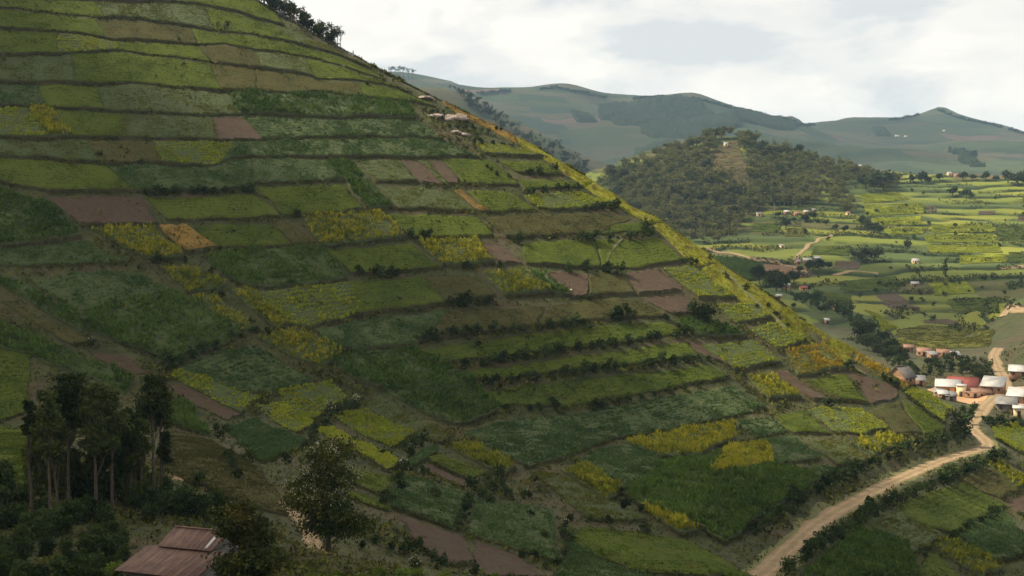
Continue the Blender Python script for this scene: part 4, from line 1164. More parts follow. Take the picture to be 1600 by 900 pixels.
bushes([(730, 794, 20), (727, 804, 24), (720, 816, 22), (716, 828, 22), (735, 786, 18)], 'dark bush in the file between two slate-green plots', 'file between two slate-green plots')
bushes([(830, 809, 14), (850, 842, 20), (880, 840, 22), (890, 850, 24), (883, 872, 22), (873, 884, 20), (837, 876, 18), (817, 872, 18), (853, 890, 16), (890, 815, 16), (920, 817, 14), (953, 818, 16), (1010, 836, 24), (1000, 800, 16)],
       'dark bush along the gully beside the bright grass slope', 'gully bushes by the bright grass slope')
bushes([(587, 850, 22), (633, 868, 34), (650, 862, 28), (687, 890, 26), (676, 878, 20), (743, 900, 22), (565, 858, 18), (612, 862, 20)], 'dark bush low in the gully left of the ploughed wedge', 'bushes left of the ploughed wedge')
bushes([(347, 690, 26), (357, 720, 28), (370, 750, 28), (393, 722, 30), (340, 675, 18), (365, 735, 24)], 'dark bush in the line crossing the brown grazed slope', 'line crossing the brown slope')
bushes([(317, 552, 22), (300, 560, 22), (335, 545, 18), (283, 572, 22), (360, 530, 16), (375, 528, 14)], 'dark bush under the lower edge of the large dark leafy crop', 'bushes under the large leafy crop')
bushes([(250, 470, 10), (290, 412, 12), (330, 428, 12), (345, 466, 14), (392, 505, 12), (400, 520, 16), (420, 525, 14), (268, 416, 10)], 'dark tuft of scrub along the yellow crop gully', 'scrub along the yellow crop gully')
# roadside
hedge([(1232, 892), (1262, 868), (1300, 846), (1330, 826), (1362, 806)], 16, 27, 'hedge bush on the downhill side of the road, lower stretch', 'downhill roadside hedge, lower stretch')
hedge([(1368, 800), (1413, 782), (1448, 768), (1484, 750), (1520, 735), (1567, 716)], 21, 25, 'hedge bush on the downhill side of the road, stretch near the bend', 'downhill roadside hedge near the bend')
hedge([(1188, 835), (1225, 808), (1262, 780), (1290, 764), (1330, 745)], 13, 27, 'bush on the road cutting under the dark leafy crop', 'bushes on the cutting under leafy crop')
hedge([(1345, 736), (1390, 715), (1430, 700), (1480, 688), (1505, 684)], 13, 20, 'bush on the road cutting below the crest plots', 'bushes on the cutting below crest plots')
hedge([(1488, 838), (1520, 822), (1568, 802)], 8, 16, 'bush of the hedge between two plots below the road', 'hedge between plots below the road')
hedge([(1432, 880), (1455, 858), (1490, 838)], 6, 14, 'bush of the short hedge beside the yellow corner strip', 'short hedge by the yellow corner strip')
bushes([(1494, 662, 20), (1502, 672, 24), (1510, 664, 22), (1505, 645, 16), (1516, 652, 18), (1520, 642, 14), (1490, 676, 16), (1525, 640, 12)], 'dark bush in the thicket between crest crop and village road', 'thicket at the village road')
bushes([(1542, 662, 14), (1551, 668, 16), (1561, 664, 16), (1572, 668, 20), (1583, 664, 16), (1596, 670, 18), (1536, 656, 10)], 'bush in front of the grey-roofed sheds below the village', 'bushes below the grey-roofed sheds')
# rough bottom-left undergrowth
und = []
for _ in range(900):
    x, y = prng.uniform(-15, 345), prng.uniform(752, 930)
    if 195 < x < 380 and y > 818: continue
    if x > 262 and y < 792: continue
    if any((x - a) ** 2 + ((y - b) * 1.6) ** 2 < 19 ** 2 for a, b, _h in und): continue
    und.append((x, y, prng.uniform(26, 50)))
bushes(und[:75], 'dark leafy shrub of the undergrowth below the tall trees', 'undergrowth below the tall trees', 'undergrowth_shrub', BIGBUSH)
bushes([(283, 802, 46), (298, 812, 48), (318, 808, 38), (336, 806, 40), (352, 812, 40), (262, 806, 40)], 'big dark shrub directly behind the rusty roof', 'shrubs behind the rusty roof', protos=BIGBUSH)
bushes([(300, 915, 30), (318, 918, 26)], 'feathery bright shrub in front of the rusty roof', 'feathery shrubs before the rusty roof', protos=BRIGHT)
bushes([(165, 912, 34), (185, 908, 40), (205, 925, 34), (235, 928, 26)], 'green shrub at the corner of the rusty-roofed house', 'shrubs at the rusty house corner', protos=BRIGHT)
fg = [(470 + i * 21 + prng.uniform(-7, 7), 922 + prng.uniform(-6, 8), prng.uniform(28, 46)) for i in range(15)]
bushes(fg, 'bright broad-leaved shrub along the bottom edge of the photo', 'broad-leaved shrubs along the bottom edge', protos=BRIGHT)
print('objects', len(SC.objects))

# ------------------------------------------------------------------ trees
T_ROUND = [proto_tree2(200 + i, 'round', 'tree') for i in range(4)]
T_WIDE = [proto_tree2(210 + i, 'wide', 'tree') for i in range(3)]
T_CYP = [proto_tree2(220 + i, 'cypress', 'tree') for i in range(2)]
T_UMB = [proto_tree2(230 + i, 'umbrella', 'tree', 'bark') for i in range(4)]
T_EUC2 = [proto_tree2(240 + i, 'euc', 'tree', 'barkpale') for i in range(4)]
F_EUC = [proto_tree2(250 + i, 'euc', 'euc', 'barkpale') for i in range(7)]
F_ROUND = [proto_tree2(260 + i, 'round', 'euc') for i in range(4)]
F_FAR = [proto_tree2(270 + i, 'euc', 'farleaf') for i in range(4)] + [proto_tree2(280 + i, 'round', 'farleaf') for i in range(2)]


def tree2(name, protos, p, size, label, group=None, sq=1.0):
    tr, cr = protos[prng.integers(0, len(protos))]
    o = link(name, None, tuple(p), prng.uniform(0, 6.28), (size * sq, size * sq, size))
    link('trunk', tr, parent=o)
    link('crown', cr, parent=o)
    return tag(o, label, 'tree', group)


def trees2(name, protos, items, label, group=None, G=NEAR, sq=1.0):
    P = G.hit([(a[0], a[1]) for a in items])
    for it, p in zip(items, P):
        tree2(name, protos, p, it[2] * p[1] / F_PX, label, group if len(items) > 1 else None, sq)


trees2('slender_tree', T_EUC2, [(341, 50, 17)], 'shorter of two lone slender trees high on the hill')
trees2('slender_tree', T_EUC2, [(354, 58, 26)], 'taller of two lone slender trees high on the hill')
trees2('spreading_tree', T_WIDE, [(1096, 503, 34)], 'broad dark spreading tree casting a shadow beside the bright crest crop', None, NEAR, 1.05)
wood = []
for _ in range(46):
    s = prng.uniform(0, 1)
    bx = 385 + 135 * s
    wood.append((bx, np.interp(bx, [385, 400, 440, 480, 525], [-10, -2, 20, 44, 71]) + prng.uniform(-2, 7), prng.uniform(19, 31)))
trees2('ridge_tree', T_EUC2 + T_ROUND, wood, 'dark tree of the wood on the top left ridge line', 'trees of the ridge-top wood', NEAR)
trees2('ridge_tree', T_UMB, [(513, 66, 31), (519, 69, 30), (527, 73, 33), (532, 74, 29)], 'thin bare-stemmed tree at the open end of the ridge wood', 'bare-stemmed trees ending the ridge wood')
trees2('ridge_sapling', T_CYP, [(552, 88, 10), (561, 93, 8), (565, 95, 8)], 'tiny dark tree alone on the skyline below the ridge wood', 'tiny skyline trees')
trees2('umbrella_tree', T_UMB, [(610, 121, 18), (617, 121, 18), (625, 122, 19), (630, 122, 18), (638, 123, 17), (645, 123, 16)], 'umbrella-shaped tree in the skyline row behind the hill', 'umbrella trees on the far shoulder', MTN, 1.1)


def scatter_poly(poly, n, mind, rng, ys=1.0):
    poly = np.array(poly, float)
    lo, hi = poly.min(0), poly.max(0)
    out = []
    tries = 0
    while len(out) < n and tries < n * 60:
        tries += 1
        p = lo + (hi - lo) * rng.uniform(size=2)
        ins = False
        for i in range(len(poly)):
            a, b = poly[i], poly[i - 1]
            if (a[1] > p[1]) != (b[1] > p[1]) and p[0] < (b[0] - a[0]) * (p[1] - a[1]) / (b[1] - a[1]) + a[0]: ins = not ins
        if not ins: continue
        if out and min((p[0] - q[0]) ** 2 + ((p[1] - q[1]) * ys) ** 2 for q in out[-400:]) < mind ** 2: continue
        out.append((p[0], p[1]))
    return out


WOODED = [(934, 298), (948, 281), (968, 269), (1000, 254), (1050, 234), (1095, 222), (1135, 213), (1165, 219), (1200, 228), (1250, 245), (1300, 256), (1350, 274), (1395, 284), (1405, 296), (1372, 300), (1330, 292), (1312, 300), (1338, 318), (1335, 338),
          (1310, 330), (1290, 318), (1262, 322), (1235, 326), (1190, 330), (1162, 340), (1152, 374), (1120, 380), (1095, 382), (1050, 366), (1000, 340)]
CLEAR = [(1106, 250), (1128, 222), (1148, 216), (1164, 246), (1176, 272), (1176, 298), (1150, 298), (1136, 284), (1106, 278)]


def inside(poly, p):
    ins = False
    for i in range(len(poly)):
        a, b = poly[i], poly[i - 1]
        if (a[1] > p[1]) != (b[1] > p[1]) and p[0] < (b[0] - a[0]) * (p[1] - a[1]) / (b[1] - a[1]) + a[0]: ins = not ins
    return ins


sp = [p for p in scatter_poly(WOODED, 1200, 4.2, prng, 1.3) if not inside(CLEAR, p)]
hp = FAR.hit(sp)
hts = np.array([prng.uniform(8.5, 15.0) * (0.9 + 0.25 * vnoise(p[0], p[1], 60, 91)) for p in hp])
o = np.argsort(-hts / hp[:, 1])
for i in o[:290]:
    r = prng.uniform()
    me = F_EUC[prng.integers(0, 7)] if r < 0.7 else F_ROUND[prng.integers(0, 4)]
    put('wood_tree', me, hp[i], hts[i], 'tree of the dense wood covering the middle hill', 'tree', 'trees of the middle hill wood', 1.15)
parts = []
for i in o[290:]:
    me = (F_EUC + F_ROUND)[prng.integers(0, 11)]
    me = me[1]
    V = np.empty(len(me.vertices) * 3, np.float32); me.vertices.foreach_get('co', V); V = V.reshape(-1, 3)
    q = np.empty(len(me.polygons) * 4, np.int32); me.polygons.foreach_get('vertices', q)
    a = prng.uniform(0, 6.28)
    Rm = np.array([[math.cos(a), -math.sin(a), 0], [math.sin(a), math.cos(a), 0], [0, 0, 1]]) * hts[i]
    parts.append((V @ Rm.T * [1.15, 1.15, 1] + hp[i], q.reshape(-1, 4), None, 0))
V, Q, T, fm = join_geo(parts)
tag(link('woodland', mesh_np('woodland', V, Q, T, [M['euc']])), 'mass of smaller trees filling the wood on the middle hill', 'wood', None, 'stuff')

sh = []
band = [(668, 129), (700, 134), (730, 150), (762, 172), (795, 194), (822, 212), (852, 226), (890, 246), (938, 276)]
for _ in range(130):
    s = prng.uniform(0, len(band) - 1.001)
    i = int(s)
    a, b = np.array(band[i]), np.array(band[i + 1])
    p = a + (b - a) * (s - i)
    sh.append((p[0] + prng.normal(0, 5), p[1] + prng.uniform(-3, 15 if s > 2 else 6), prng.uniform(8, 14)))
hp2 = MTN.hit([(a[0], a[1]) for a in sh])
for (x, y, h), p in zip(sh, hp2):
    if p[1] < 2600:
        put('slope_tree', F_FAR[prng.integers(0, 6)], p, h * p[1] / F_PX, 'dark tree of the wood down the shoulder behind the hill', 'tree', 'trees down the far shoulder', 1.15)

MID = {
    'round': ([(1228, 357, 19), (1258, 347, 15), (1271, 344, 15), (1320, 364, 13), (1305, 361, 12), (1492, 357, 9), (1250, 426, 13), (1290, 489, 16), (1282, 489, 12), (1240, 482, 10), (1265, 471, 14), (1310, 491, 10), (1330, 506, 13),
               (1480, 566, 16), (1490, 563, 15), (1500, 567, 13), (1450, 572, 14), (1465, 577, 12), (1445, 592, 10), (1240, 347, 9), (1216, 340, 10), (1290, 352, 10)], 'small round tree dotted among the valley plots and houses', 'small round valley trees'),
    'hill': ([(1355, 362, 22), (1346, 354, 18), (1366, 364, 20), (1374, 366, 14)], 'dark tree of the clump above the scattered valley houses', 'clump above the valley houses'),
    'mass': ([(1186, 440, 27), (1178, 436, 20)], 'dark rounded tree in the pair below the valley track', 'pair below the valley track'),
    'mass2': ([(1213, 455, 36), (1222, 456, 30), (1240, 443, 22), (1203, 446, 24)], 'large dark tree beside the pale-roofed valley house', 'big trees by the pale-roofed house'),
    'ridge': ([(1366, 302, 37), (1380, 296, 32), (1353, 296, 27), (1372, 288, 24)], 'tree of the big clump at the end of the middle hill wood', 'clump ending the middle hill wood'),
    'crest': ([(1400, 286, 18), (1440, 288, 22), (1450, 288, 14), (1426, 286, 14), (1468, 284, 14), (1505, 283, 15), (1520, 282, 12), (1540, 283, 16), (1556, 284, 12), (1575, 286, 22), (1590, 291, 26), (1600, 290, 20)], 'dark tree along the crest above the bright valley terraces', 'trees along the terrace crest'),
    'slope': ([(1510, 310, 18), (1488, 307, 16), (1516, 312, 12)], 'dark tree on the upper bright valley terraces', 'trees on the upper bright terraces'),
    'farm': ([(1350, 408, 22), (1366, 409, 24), (1335, 405, 17), (1343, 410, 16)], 'dark tree around the small farm under the bright terraces', 'trees around the small farm'),
    'row': ([(1270, 423, 18), (1283, 423, 20), (1295, 421, 15), (1262, 424, 14)], 'dark tree in front of the row of valley houses by the track', 'trees in front of the row of houses'),
    'grove': ([(1350, 536, 40), (1340, 524, 30), (1378, 540, 24), (1365, 550, 30), (1390, 554, 28), (1400, 559, 22), (1412, 560, 18), (1372, 556, 22), (1384, 562, 20), (1356, 548, 26)], 'large dark tree of the grove behind the crest above the village', 'grove behind the crest'),
    'vill': ([(1520, 582, 16), (1530, 596, 18), (1541, 601, 16), (1510, 584, 14), (1548, 596, 14), (1500, 578, 12), (1536, 586, 14)], 'bushy tree behind the red-roofed house', 'trees behind the red-roofed house'),
}
for k, (items, label, grp) in MID.items():
    G = NEAR if k in ('vill',) else FAR
    trees2('tree', T_WIDE if k in ('mass2', 'grove', 'mass') else T_ROUND, items, label, grp, G, 1.25 if k not in ('mass2', 'grove', 'mass') else 0.75)
trees2('lone_tree', T_ROUND, [(1418, 392, 19)], 'lone round tree on the bright valley terraces', None, FAR)
trees2('cypress', T_CYP, [(1477, 433, 30)], 'tall dark cypress on the bright valley terraces', None, FAR, 1.2)
trees2('cypress', T_CYP, [(1436, 432, 13)], 'short dark cypress below the isolated valley house', None, FAR, 1.2)
sc_ = scatter_poly([(1190, 350), (1340, 345), (1345, 300), (1600, 295), (1600, 520), (1480, 520), (1350, 490), (1240, 450)], 70, 9, prng)
for p in FAR.hit(sc_):
    put('shrub', BUSH[prng.integers(0, 6)], p, prng.uniform(2.0, 4.2), 'small dark shrub dotted over the valley terraces', 'shrub', 'shrubs dotted over the valley terraces', 1.3)


# the detailed trees at the lower left
def near_tree(name, px, py, top, width, crown_bottom, seed, leaf, bark, label, group=None, lean=0.0, leaf_size=0.36, n=190, per=13, extra=None, flower=0, layers=4, limbs=9, p0=None, r0=None):
    rng = np.random.default_rng(int(seed))
    p = NEAR.hit([(px, py)])[0] if p0 is None else np.array(p0, float)
    k = p[1] / F_PX
    Hh, W, cb = (py - top) * k, width * k, (py - crown_bottom) * k
    bl = []
    for i in range(layers):
        t = (i + 0.5) / layers
        rr = W / 2 * (0.45 + 0.75 * math.sin(math.pi * min(1, 0.25 + 0.7 * t))) * rng.uniform(0.42, 0.66)
        for j in range(3):
            a = rng.uniform(0, 6.28)
            q = W * 0.32 * rng.uniform(0.2, 1)
            bl.append((q * math.cos(a) + lean * t, q * math.sin(a), cb + (Hh - cb) * (t + rng.normal(0, 0.05)), rr, rr, (Hh - cb) / layers * rng.uniform(0.35, 0.7)))
    for e in extra or (): bl.append(tuple(v * k for v in e))
    o = tag(link(name, None, tuple(p), 0), label, 'tree', group)
    tv, tq = limb_paths((0, 0, -0.6), (lean, 0, Hh * 0.88), bl, rng, r0 or max(0.16, Hh * 0.0125), limbs)
    link('trunk', mesh_np('trunk', tv, tq, None, [M[bark]], True), parent=o)
    lv, lq = crown_geo(bl, int(n * 1.5), per + 3, leaf_size * 1.35, rng, 0.2, 0.35, 0.7)
    link('crown', mesh_np('crown', lv, lq, None, [M[leaf]]), parent=o)
    if flower:
        B = np.array(bl)
        top_b = B[B[:, 2] > cb + (Hh - cb) * 0.45]
        fc = top_b[rng.integers(0, len(top_b), flower)]
        d = rng.normal(size=(flower, 3)); d[:, 2] = np.abs(d[:, 2]) * 1.2; d /= np.linalg.norm(d, axis=1)[:, None]
        fp = np.repeat(fc[:, :3] + d * fc[:, 3:] * 1.02, 5, 0) + rng.normal(0, 0.22, (flower * 5, 3))
        fv, fq = leaf_quads(fp, 0.2, rng, 2.0, 0.8)
        link('blossom', mesh_np('blossom', fv, fq, None, [M['flower']]), parent=o)
    return o


TG = 'trees of the tall lower-left group'
for i in range(9):
    near_tree('tall_tree', 66 + 19 * i + prng.uniform(-6, 6), 798 - 2 * i + prng.uniform(-8, 8), prng.uniform(650, 700), prng.uniform(36, 56), 775, 360 + i, 'tall', 'bark', 'lower leafy tree filling the gaps between the tall trunks', 'lower trees between the tall trunks', n=150, per=12, leaf_size=0.34, limbs=8)
for i, (px, py, top, wd, cb, lb) in enumerate([
        (50, 808, 622, 26, 672, 'slim dark tree at the left of the tall tree group'),
        (80, 818, 604, 42, 706, 'grey-green feathery tree near the left of the tall group'),
        (91, 812, 648, 30, 716, 'thin second stem beside the grey-green feathery tree'),
        (108, 800, 570, 70, 668, 'tallest dark broad-topped tree of the lower-left group'),
        (150, 804, 594, 60, 706, 'dark dense tree in the middle of the tall group'),
        (176, 796, 598, 60, 700, 'dark dense tree right of the middle of the tall group'),
        (204, 790, 640, 46, 726, 'lower dark tree on the right of the dense middle trees'),
        (222, 778, 652, 34, 706, 'thin tree with a tan stem in the gap of the tall group'),
        (241, 770, 582, 48, 652, 'tall tree with a clear stem at the right of the group'),
        (252, 766, 598, 38, 664, 'slender twin at the far right of the tall group'),
        (257, 768, 676, 26, 722, 'short dark tree at the foot of the right-hand tall trees')]):
    near_tree('tall_tree', px, py, top, wd, cb, 300 + i, 'tall', 'bark', lb, TG, n=120 if wd < 40 else 230, per=12, leaf_size=0.34, limbs=10)
near_tree('flowering_tree', 514, 864, 698, 122, 834, 330, 'warmleaf', 'bark', 'large pale-blossomed tree with a leaning trunk beside the dirt path', None, -0.6, n=560, per=16, leaf_size=0.3, flower=240, layers=5, limbs=12, r0=0.34)
near_tree('bronze_tree', 410, 918, 772, 122, 905, 331, 'bronze', 'bark', 'dense dark tree with bronze leaf tips beside the rusty roof', None, 0.0, n=640, per=16, leaf_size=0.30, layers=5, p0=(-26.9, 127.5, -40.0), r0=0.28)

# ------------------------------------------------------------------ rough growth on banks and open ground
S = np.concatenate(SCRUB)
rng = np.random.default_rng(5)
gx, gy = [], []
pts = np.c_[rng.uniform(-40, 1640, 170000), rng.uniform(-20, 930, 170000)]
P = NEAR.hit(pts[:90000])
P = P[(P[:, 1] < 600) & (P[:, 1] > 95)]
rd, _ = road_dist(P[:, 0], P[:, 1])
yard = (P[:, 0] - yc[0]) ** 2 + (P[:, 1] - yc[1]) ** 2 < 25 ** 2
P = P[~occ_at(P[:, 0], P[:, 1]) & (rd > 2.9) & ~yard]
hh = rng.uniform(0.3, 0.8, len(P)) * np.clip(P[:, 1] / 280, 0.4, 1) * (1 + 0.9 * (vnoise(P[:, 0], P[:, 1], 14, 95) > 0.2))
dim = P[:, 1] < 330
G1 = np.c_[P, hh]


def tufts(name, A, nl, mat, label, leaf, up):
    C = np.repeat(A[:, :3], nl, 0)
    h = np.repeat(A[:, 3], nl)
    C = C + rng.normal(0, 1, C.shape) * (h * 0.4)[:, None] * [1, 1, 0]
    C[:, 2] += h * rng.uniform(0.2, 0.9, len(C))
    V, Q = leaf_quads(C, h * leaf, rng, up, 0.45)
    tag(link(name, mesh_np(name, V, Q, None, [M[mat]])), label, 'undergrowth', None, 'stuff')


tufts('bank_undergrowth', S, 5, 'scrub', 'rough dark growth covering the terrace banks', 0.9, 0.8)
k = rng.uniform(size=len(G1)) < 0.62
tufts('rough_grass', G1[k], 4, 'olive', 'rough grass on open ground between the plots', 0.8, 1.2)
tufts('rough_weeds', G1[~k], 4, 'scrub', 'dark weeds on open ground between the plots', 1.0, 0.8)
print('tufts', len(S), len(G1))

# scrub along the terrace edges across the valley
pts = np.c_[rng.uniform(1080, 1620, 90000), rng.uniform(262, 585, 90000)]
P = FAR.hit(pts)
u_, v_ = ((P[:, 0] - FAR.x0) / FAR.s).astype(int), ((P[:, 1] - FAR.y0) / FAR.s).astype(int)
fq = FARQ[np.clip(v_, 0, FAR.ny - 1), np.clip(u_, 0, FAR.nx - 1)] % 1.0
keep = (fq > 0.66) & (vnoise(P[:, 0], P[:, 1], 32, 15) > -0.1) & (P[:, 1] > 640) & (P[:, 1] < 1500) & (rng.uniform(size=len(P)) < 0.4)
P = P[keep]
tufts('valley_scrub', np.c_[P, rng.uniform(0.5, 1.7, len(P))], 4, 'scrub', 'dark scrub growing along the terrace edges across the valley', 1.0, 0.6)
low = scatter_poly([(1240, 470), (1330, 500), (1360, 545), (1400, 575), (1440, 596), (1420, 560), (1400, 548), (1330, 490), (1260, 460)], 70, 5, prng)
bushes([(x, y, prng.uniform(8, 15)) for x, y in low], 'bush in the scrubby belt just beyond the sunlit crest', 'scrubby belt beyond the crest', 'valley_bush', G=FAR)
low = scatter_poly([(1440, 566), (1500, 566), (1545, 560), (1552, 590), (1530, 600), (1500, 584), (1450, 590)], 36, 6, prng)
bushes([(x, y, prng.uniform(8, 15)) for x, y in low], 'bush on the green bank behind the village', 'bushes on the bank behind the village', 'valley_bush')

# ------------------------------------------------------------------ buildings
M['tin'] = plain_mat('pale_iron_sheet', (0.30, 0.295, 0.29), (0.46, 0.45, 0.435), 3.0, 0.45, 0.05, 0.0)
M['agedroof'] = plain_mat('aged_roof', (0.06, 0.056, 0.052), (0.11, 0.10, 0.095), 2.0, 0.7, 0.1)
M['dulltin'] = plain_mat('weathered_iron_sheet', (0.20, 0.198, 0.195), (0.38, 0.375, 0.36), 3.0, 0.5, 0.05)
M['greytin'] = plain_mat('grey_iron_sheet', (0.13, 0.125, 0.12), (0.24, 0.225, 0.21), 3.0, 0.5, 0.05)
M['redtin'] = plain_mat('red_painted_sheet', (0.17, 0.042, 0.034), (0.25, 0.070, 0.055), 2.0, 0.5)
M['browntin'] = plain_mat('brown_sheet', (0.16, 0.085, 0.055), (0.26, 0.15, 0.10), 2.0, 0.7)
M['orangewall'] = plain_mat('orange_plaster', (0.50, 0.22, 0.09), (0.60, 0.30, 0.13), 2.5, 0.9)
M['creamwall'] = plain_mat('cream_plaster', (0.66, 0.50, 0.28), (0.74, 0.58, 0.36), 2.5, 0.9)
M['mudwall'] = plain_mat('mud_brick', (0.24, 0.14, 0.085), (0.36, 0.21, 0.13), 1.5, 0.95, 0.3)
M['greywall'] = plain_mat('grey_timber', (0.09, 0.08, 0.07), (0.16, 0.14, 0.12), 1.5, 0.95)
M['opening'] = plain_mat('dark_recess', (0.035, 0.025, 0.02), (0.07, 0.05, 0.035), 0.6, 0.8)  # dark panel colour stands for the shade in door and window recesses
M['frame'] = plain_mat('window_timber', (0.16, 0.11, 0.07), (0.22, 0.15, 0.10), 0.6, 0.8)


def box(x0, x1, y0, y1, z0, z1):
    V = [(x, y, z) for z in (z0, z1) for x, y in ((x0, y0), (x1, y0), (x1, y1), (x0, y1))]
    return np.array(V, float), np.array([[3, 2, 1, 0], [4, 5, 6, 7], [0, 1, 5, 4], [1, 2, 6, 5], [2, 3, 7, 6], [3, 0, 4, 7]])


def slab(c, th):
    """a roof sheet from its four corners with real thickness"""
    c = np.array(c, float)
    return np.r_[c - [0, 0, th], c], np.array([[3, 2, 1, 0], [4, 5, 6, 7], [0, 1, 5, 4], [1, 2, 6, 5], [2, 3, 7, 6], [3, 0, 4, 7]])


def part(name, geos, mat, parent, label=None):
    V, Q, T, fm = join_geo([(g[0], g[1], g[2] if len(g) > 2 else None, 0) for g in geos])
    o = link(name, mesh_np(name, V, Q, T, [M[mat]]), parent=parent)
    if label: o['label'] = label
    return o


def house(name, p, w, d, h, rz, roof, rmat, wmat, label, pitch=0.42, ov=0.45, doors=1, wins=2, group=None, sink=1.2, cat='house'):
    o = tag(link(name, None, tuple(p), math.radians(rz)), label, cat, group)
    x, y = w / 2, d / 2
    th = 0.12
    if roof == 'gable':
        r = y * pitch * 1.6
        V, Q = box(-x, x, -y, y, -sink, h)
        gv = np.array([(-x, -y, h), (-x, y, h), (-x, 0, h + r), (x, -y, h), (x, y, h), (x, 0, h + r)])
        part('wall', [(V, Q), (gv, None, [[1, 0, 2], [3, 4, 5]])], wmat, o)
        s = (ov / y) * r
        part('roof', [slab([(-x - ov, -y - ov, h - s + .06), (x + ov, -y - ov, h - s + .06), (x + ov, 0.01, h + r + .06), (-x - ov, 0.01, h + r + .06)], th),
                      slab([(x + ov, y + ov, h - s + .06), (-x - ov, y + ov, h - s + .06), (-x - ov, -0.01, h + r + .062), (x + ov, -0.01, h + r + .062)], th),
                      box(-x - ov, x + ov, -0.14, 0.14, h + r + .02, h + r + .11)], rmat, o)
    elif roof == 'mono':
        r = d * pitch * 0.55
        V = np.array([(-x, -y, -sink), (x, -y, -sink), (x, y, -sink), (-x, y, -sink), (-x, -y, h), (x, -y, h), (x, y, h + r), (-x, y, h + r)])
        part('wall', [(V, box(0, 1, 0, 1, 0, 1)[1])], wmat, o)
        s = ov / d * r
        part('roof', [slab([(-x - ov, -y - ov, h - s + .14), (x + ov, -y - ov, h - s + .14), (x + ov, y + ov, h + r + s + .14), (-x - ov, y + ov, h + r + s + .14)], th)], rmat, o)
    else:
        r = min(x, y) * pitch * 1.7
        V, Q = box(-x, x, -y, y, -sink, h)
        part('wall', [(V, Q)], wmat, o)
        rl = max(0.3, x - y * 0.75)
        X, Yv, z0 = x + ov, y + ov, h - ov * 0.45 + .08
        RV = np.array([(-X, -Yv, z0), (X, -Yv, z0), (X, Yv, z0), (-X, Yv, z0), (-rl, 0, h + r), (rl, 0, h + r), (-X, -Yv, z0 - .12), (X, -Yv, z0 - .12), (X, Yv, z0 - .12), (-X, Yv, z0 - .12)])
        part('roof', [(RV, [[0, 1, 5, 4], [2, 3, 4, 5], [6, 7, 1, 0], [7, 8, 2, 1], [8, 9, 3, 2], [9, 6, 0, 3], [9, 8, 7, 6]], [[1, 2, 5], [3, 0, 4]])], rmat, o)
    n = doors + wins
    for i in range(n):
        cx = -x + w * (i + 0.5) / n
        if i % 3 == 1 and doors or n == 1:
            dr = part('door', [box(cx - .5, cx + .5, -y - .05, -y + .02, -0.2, min(2.05, h * .82))], 'opening', o)
            part('frame', [box(cx - .6, cx - .503, -y - .07, -y + .01, -.2, min(2.15, h * .86)), box(cx + .503, cx + .6, -y - .07, -y + .01, -.2, min(2.15, h * .86))], 'frame', dr)
        else:
            wd = part('window', [box(cx - .4, cx + .4, -y - .04, -y + .02, h * .42, h * .74)], 'opening', o)
            part('frame', [box(cx - .48, cx + .48, -y - .06, -y + .01, h * .38, h * .417), box(cx - .48, cx + .48, -y - .06, -y + .01, h * .743, h * .78)], 'frame', wd)
    return o


def hs(px, py, wpx, d, h, rz, roof, rmat, wmat, label, G=FAR, name='house', **kw):
    p = G.hit([(px, py)])[0]
    far = p[1] > 640
    if far: rmat, d, h = {'tin': 'dulltin'}.get(rmat, rmat), d * 0.75, h * 0.75
    return house(name, p, wpx * p[1] / F_PX * (0.72 if far else 1), d, h, rz, roof, rmat, wmat, label, **kw)


# the village at the end of the road
hs(1409, 594, 27, 6.5, 1.5, 38, 'gable', 'agedroof', 'mudwall', 'house with a steep grey roof just behind the crest', NEAR, pitch=0.6)
hs(1432, 602, 24, 5.0, 2.3, -14, 'mono', 'greytin', 'mudwall', 'low shed with a pale grey roof beside the steep grey-roofed house', NEAR, name='shed', doors=1, wins=1)
hs(1504, 613, 44, 8.0, 3.2, -24, 'gable', 'redtin', 'mudwall', 'large house with a pitched red roof in the village', NEAR, pitch=0.45, doors=1, wins=3)
hs(1481, 614, 36, 5.5, 2.9, -20, 'mono', 'tin', 'orangewall', 'orange-walled house with a white roof in front of the pitched red roof', NEAR, doors=1, wins=2, pitch=0.6)
hs(1502, 619, 14, 3.6, 4.2, -24, 'mono', 'tin', 'creamwall', 'tall narrow cream-walled block against the red-roofed house', NEAR, doors=0, wins=1, pitch=0.1, ov=0.15, name='block')
hs(1466, 620, 13, 3.2, 2.0, -10, 'mono', 'greytin', 'mudwall', 'small grey-roofed hut below the orange-walled house', NEAR, name='hut', doors=1, wins=0)
hs(1473, 623, 14, 3.4, 2.0, -10, 'mono', 'tin', 'mudwall', 'small white-roofed hut between two grey-roofed huts', NEAR, name='hut', doors=1, wins=0)
hs(1485, 626, 16, 3.6, 2.1, -10, 'mono', 'greytin', 'greywall', 'grey-roofed hut nearest the thicket by the road', NEAR, name='hut', doors=1, wins=0)
hs(1527, 621, 40, 4.2, 2.2, -8, 'mono', 'browntin', 'mudwall', 'long brown-roofed shop shed facing the dirt yard', NEAR, name='shed', doors=1, wins=3)
hs(1552, 613, 32, 8.0, 2.8, -30, 'mono', 'dulltin', 'mudwall', 'brown house with a broad pale roof on the far side of the yard', NEAR, doors=1, wins=2, pitch=0.6)
hs(1592, 628, 32, 6.5, 2.6, -30, 'mono', 'tin', 'mudwall', 'white-roofed brown house at the right edge of the village', NEAR, doors=1, wins=2, pitch=0.6)
hs(1573, 644, 30, 6.5, 3.6, -26, 'gable', 'greytin', 'greywall', 'grey gabled shed in front of the bushes at the right edge', NEAR, name='shed', doors=1, wins=1)
hs(1592, 650, 16, 3.2, 3.0, -20, 'mono', 'tin', 'creamwall', 'small bright white-roofed hut beside the grey gabled shed', NEAR, name='hut', doors=1, wins=0)
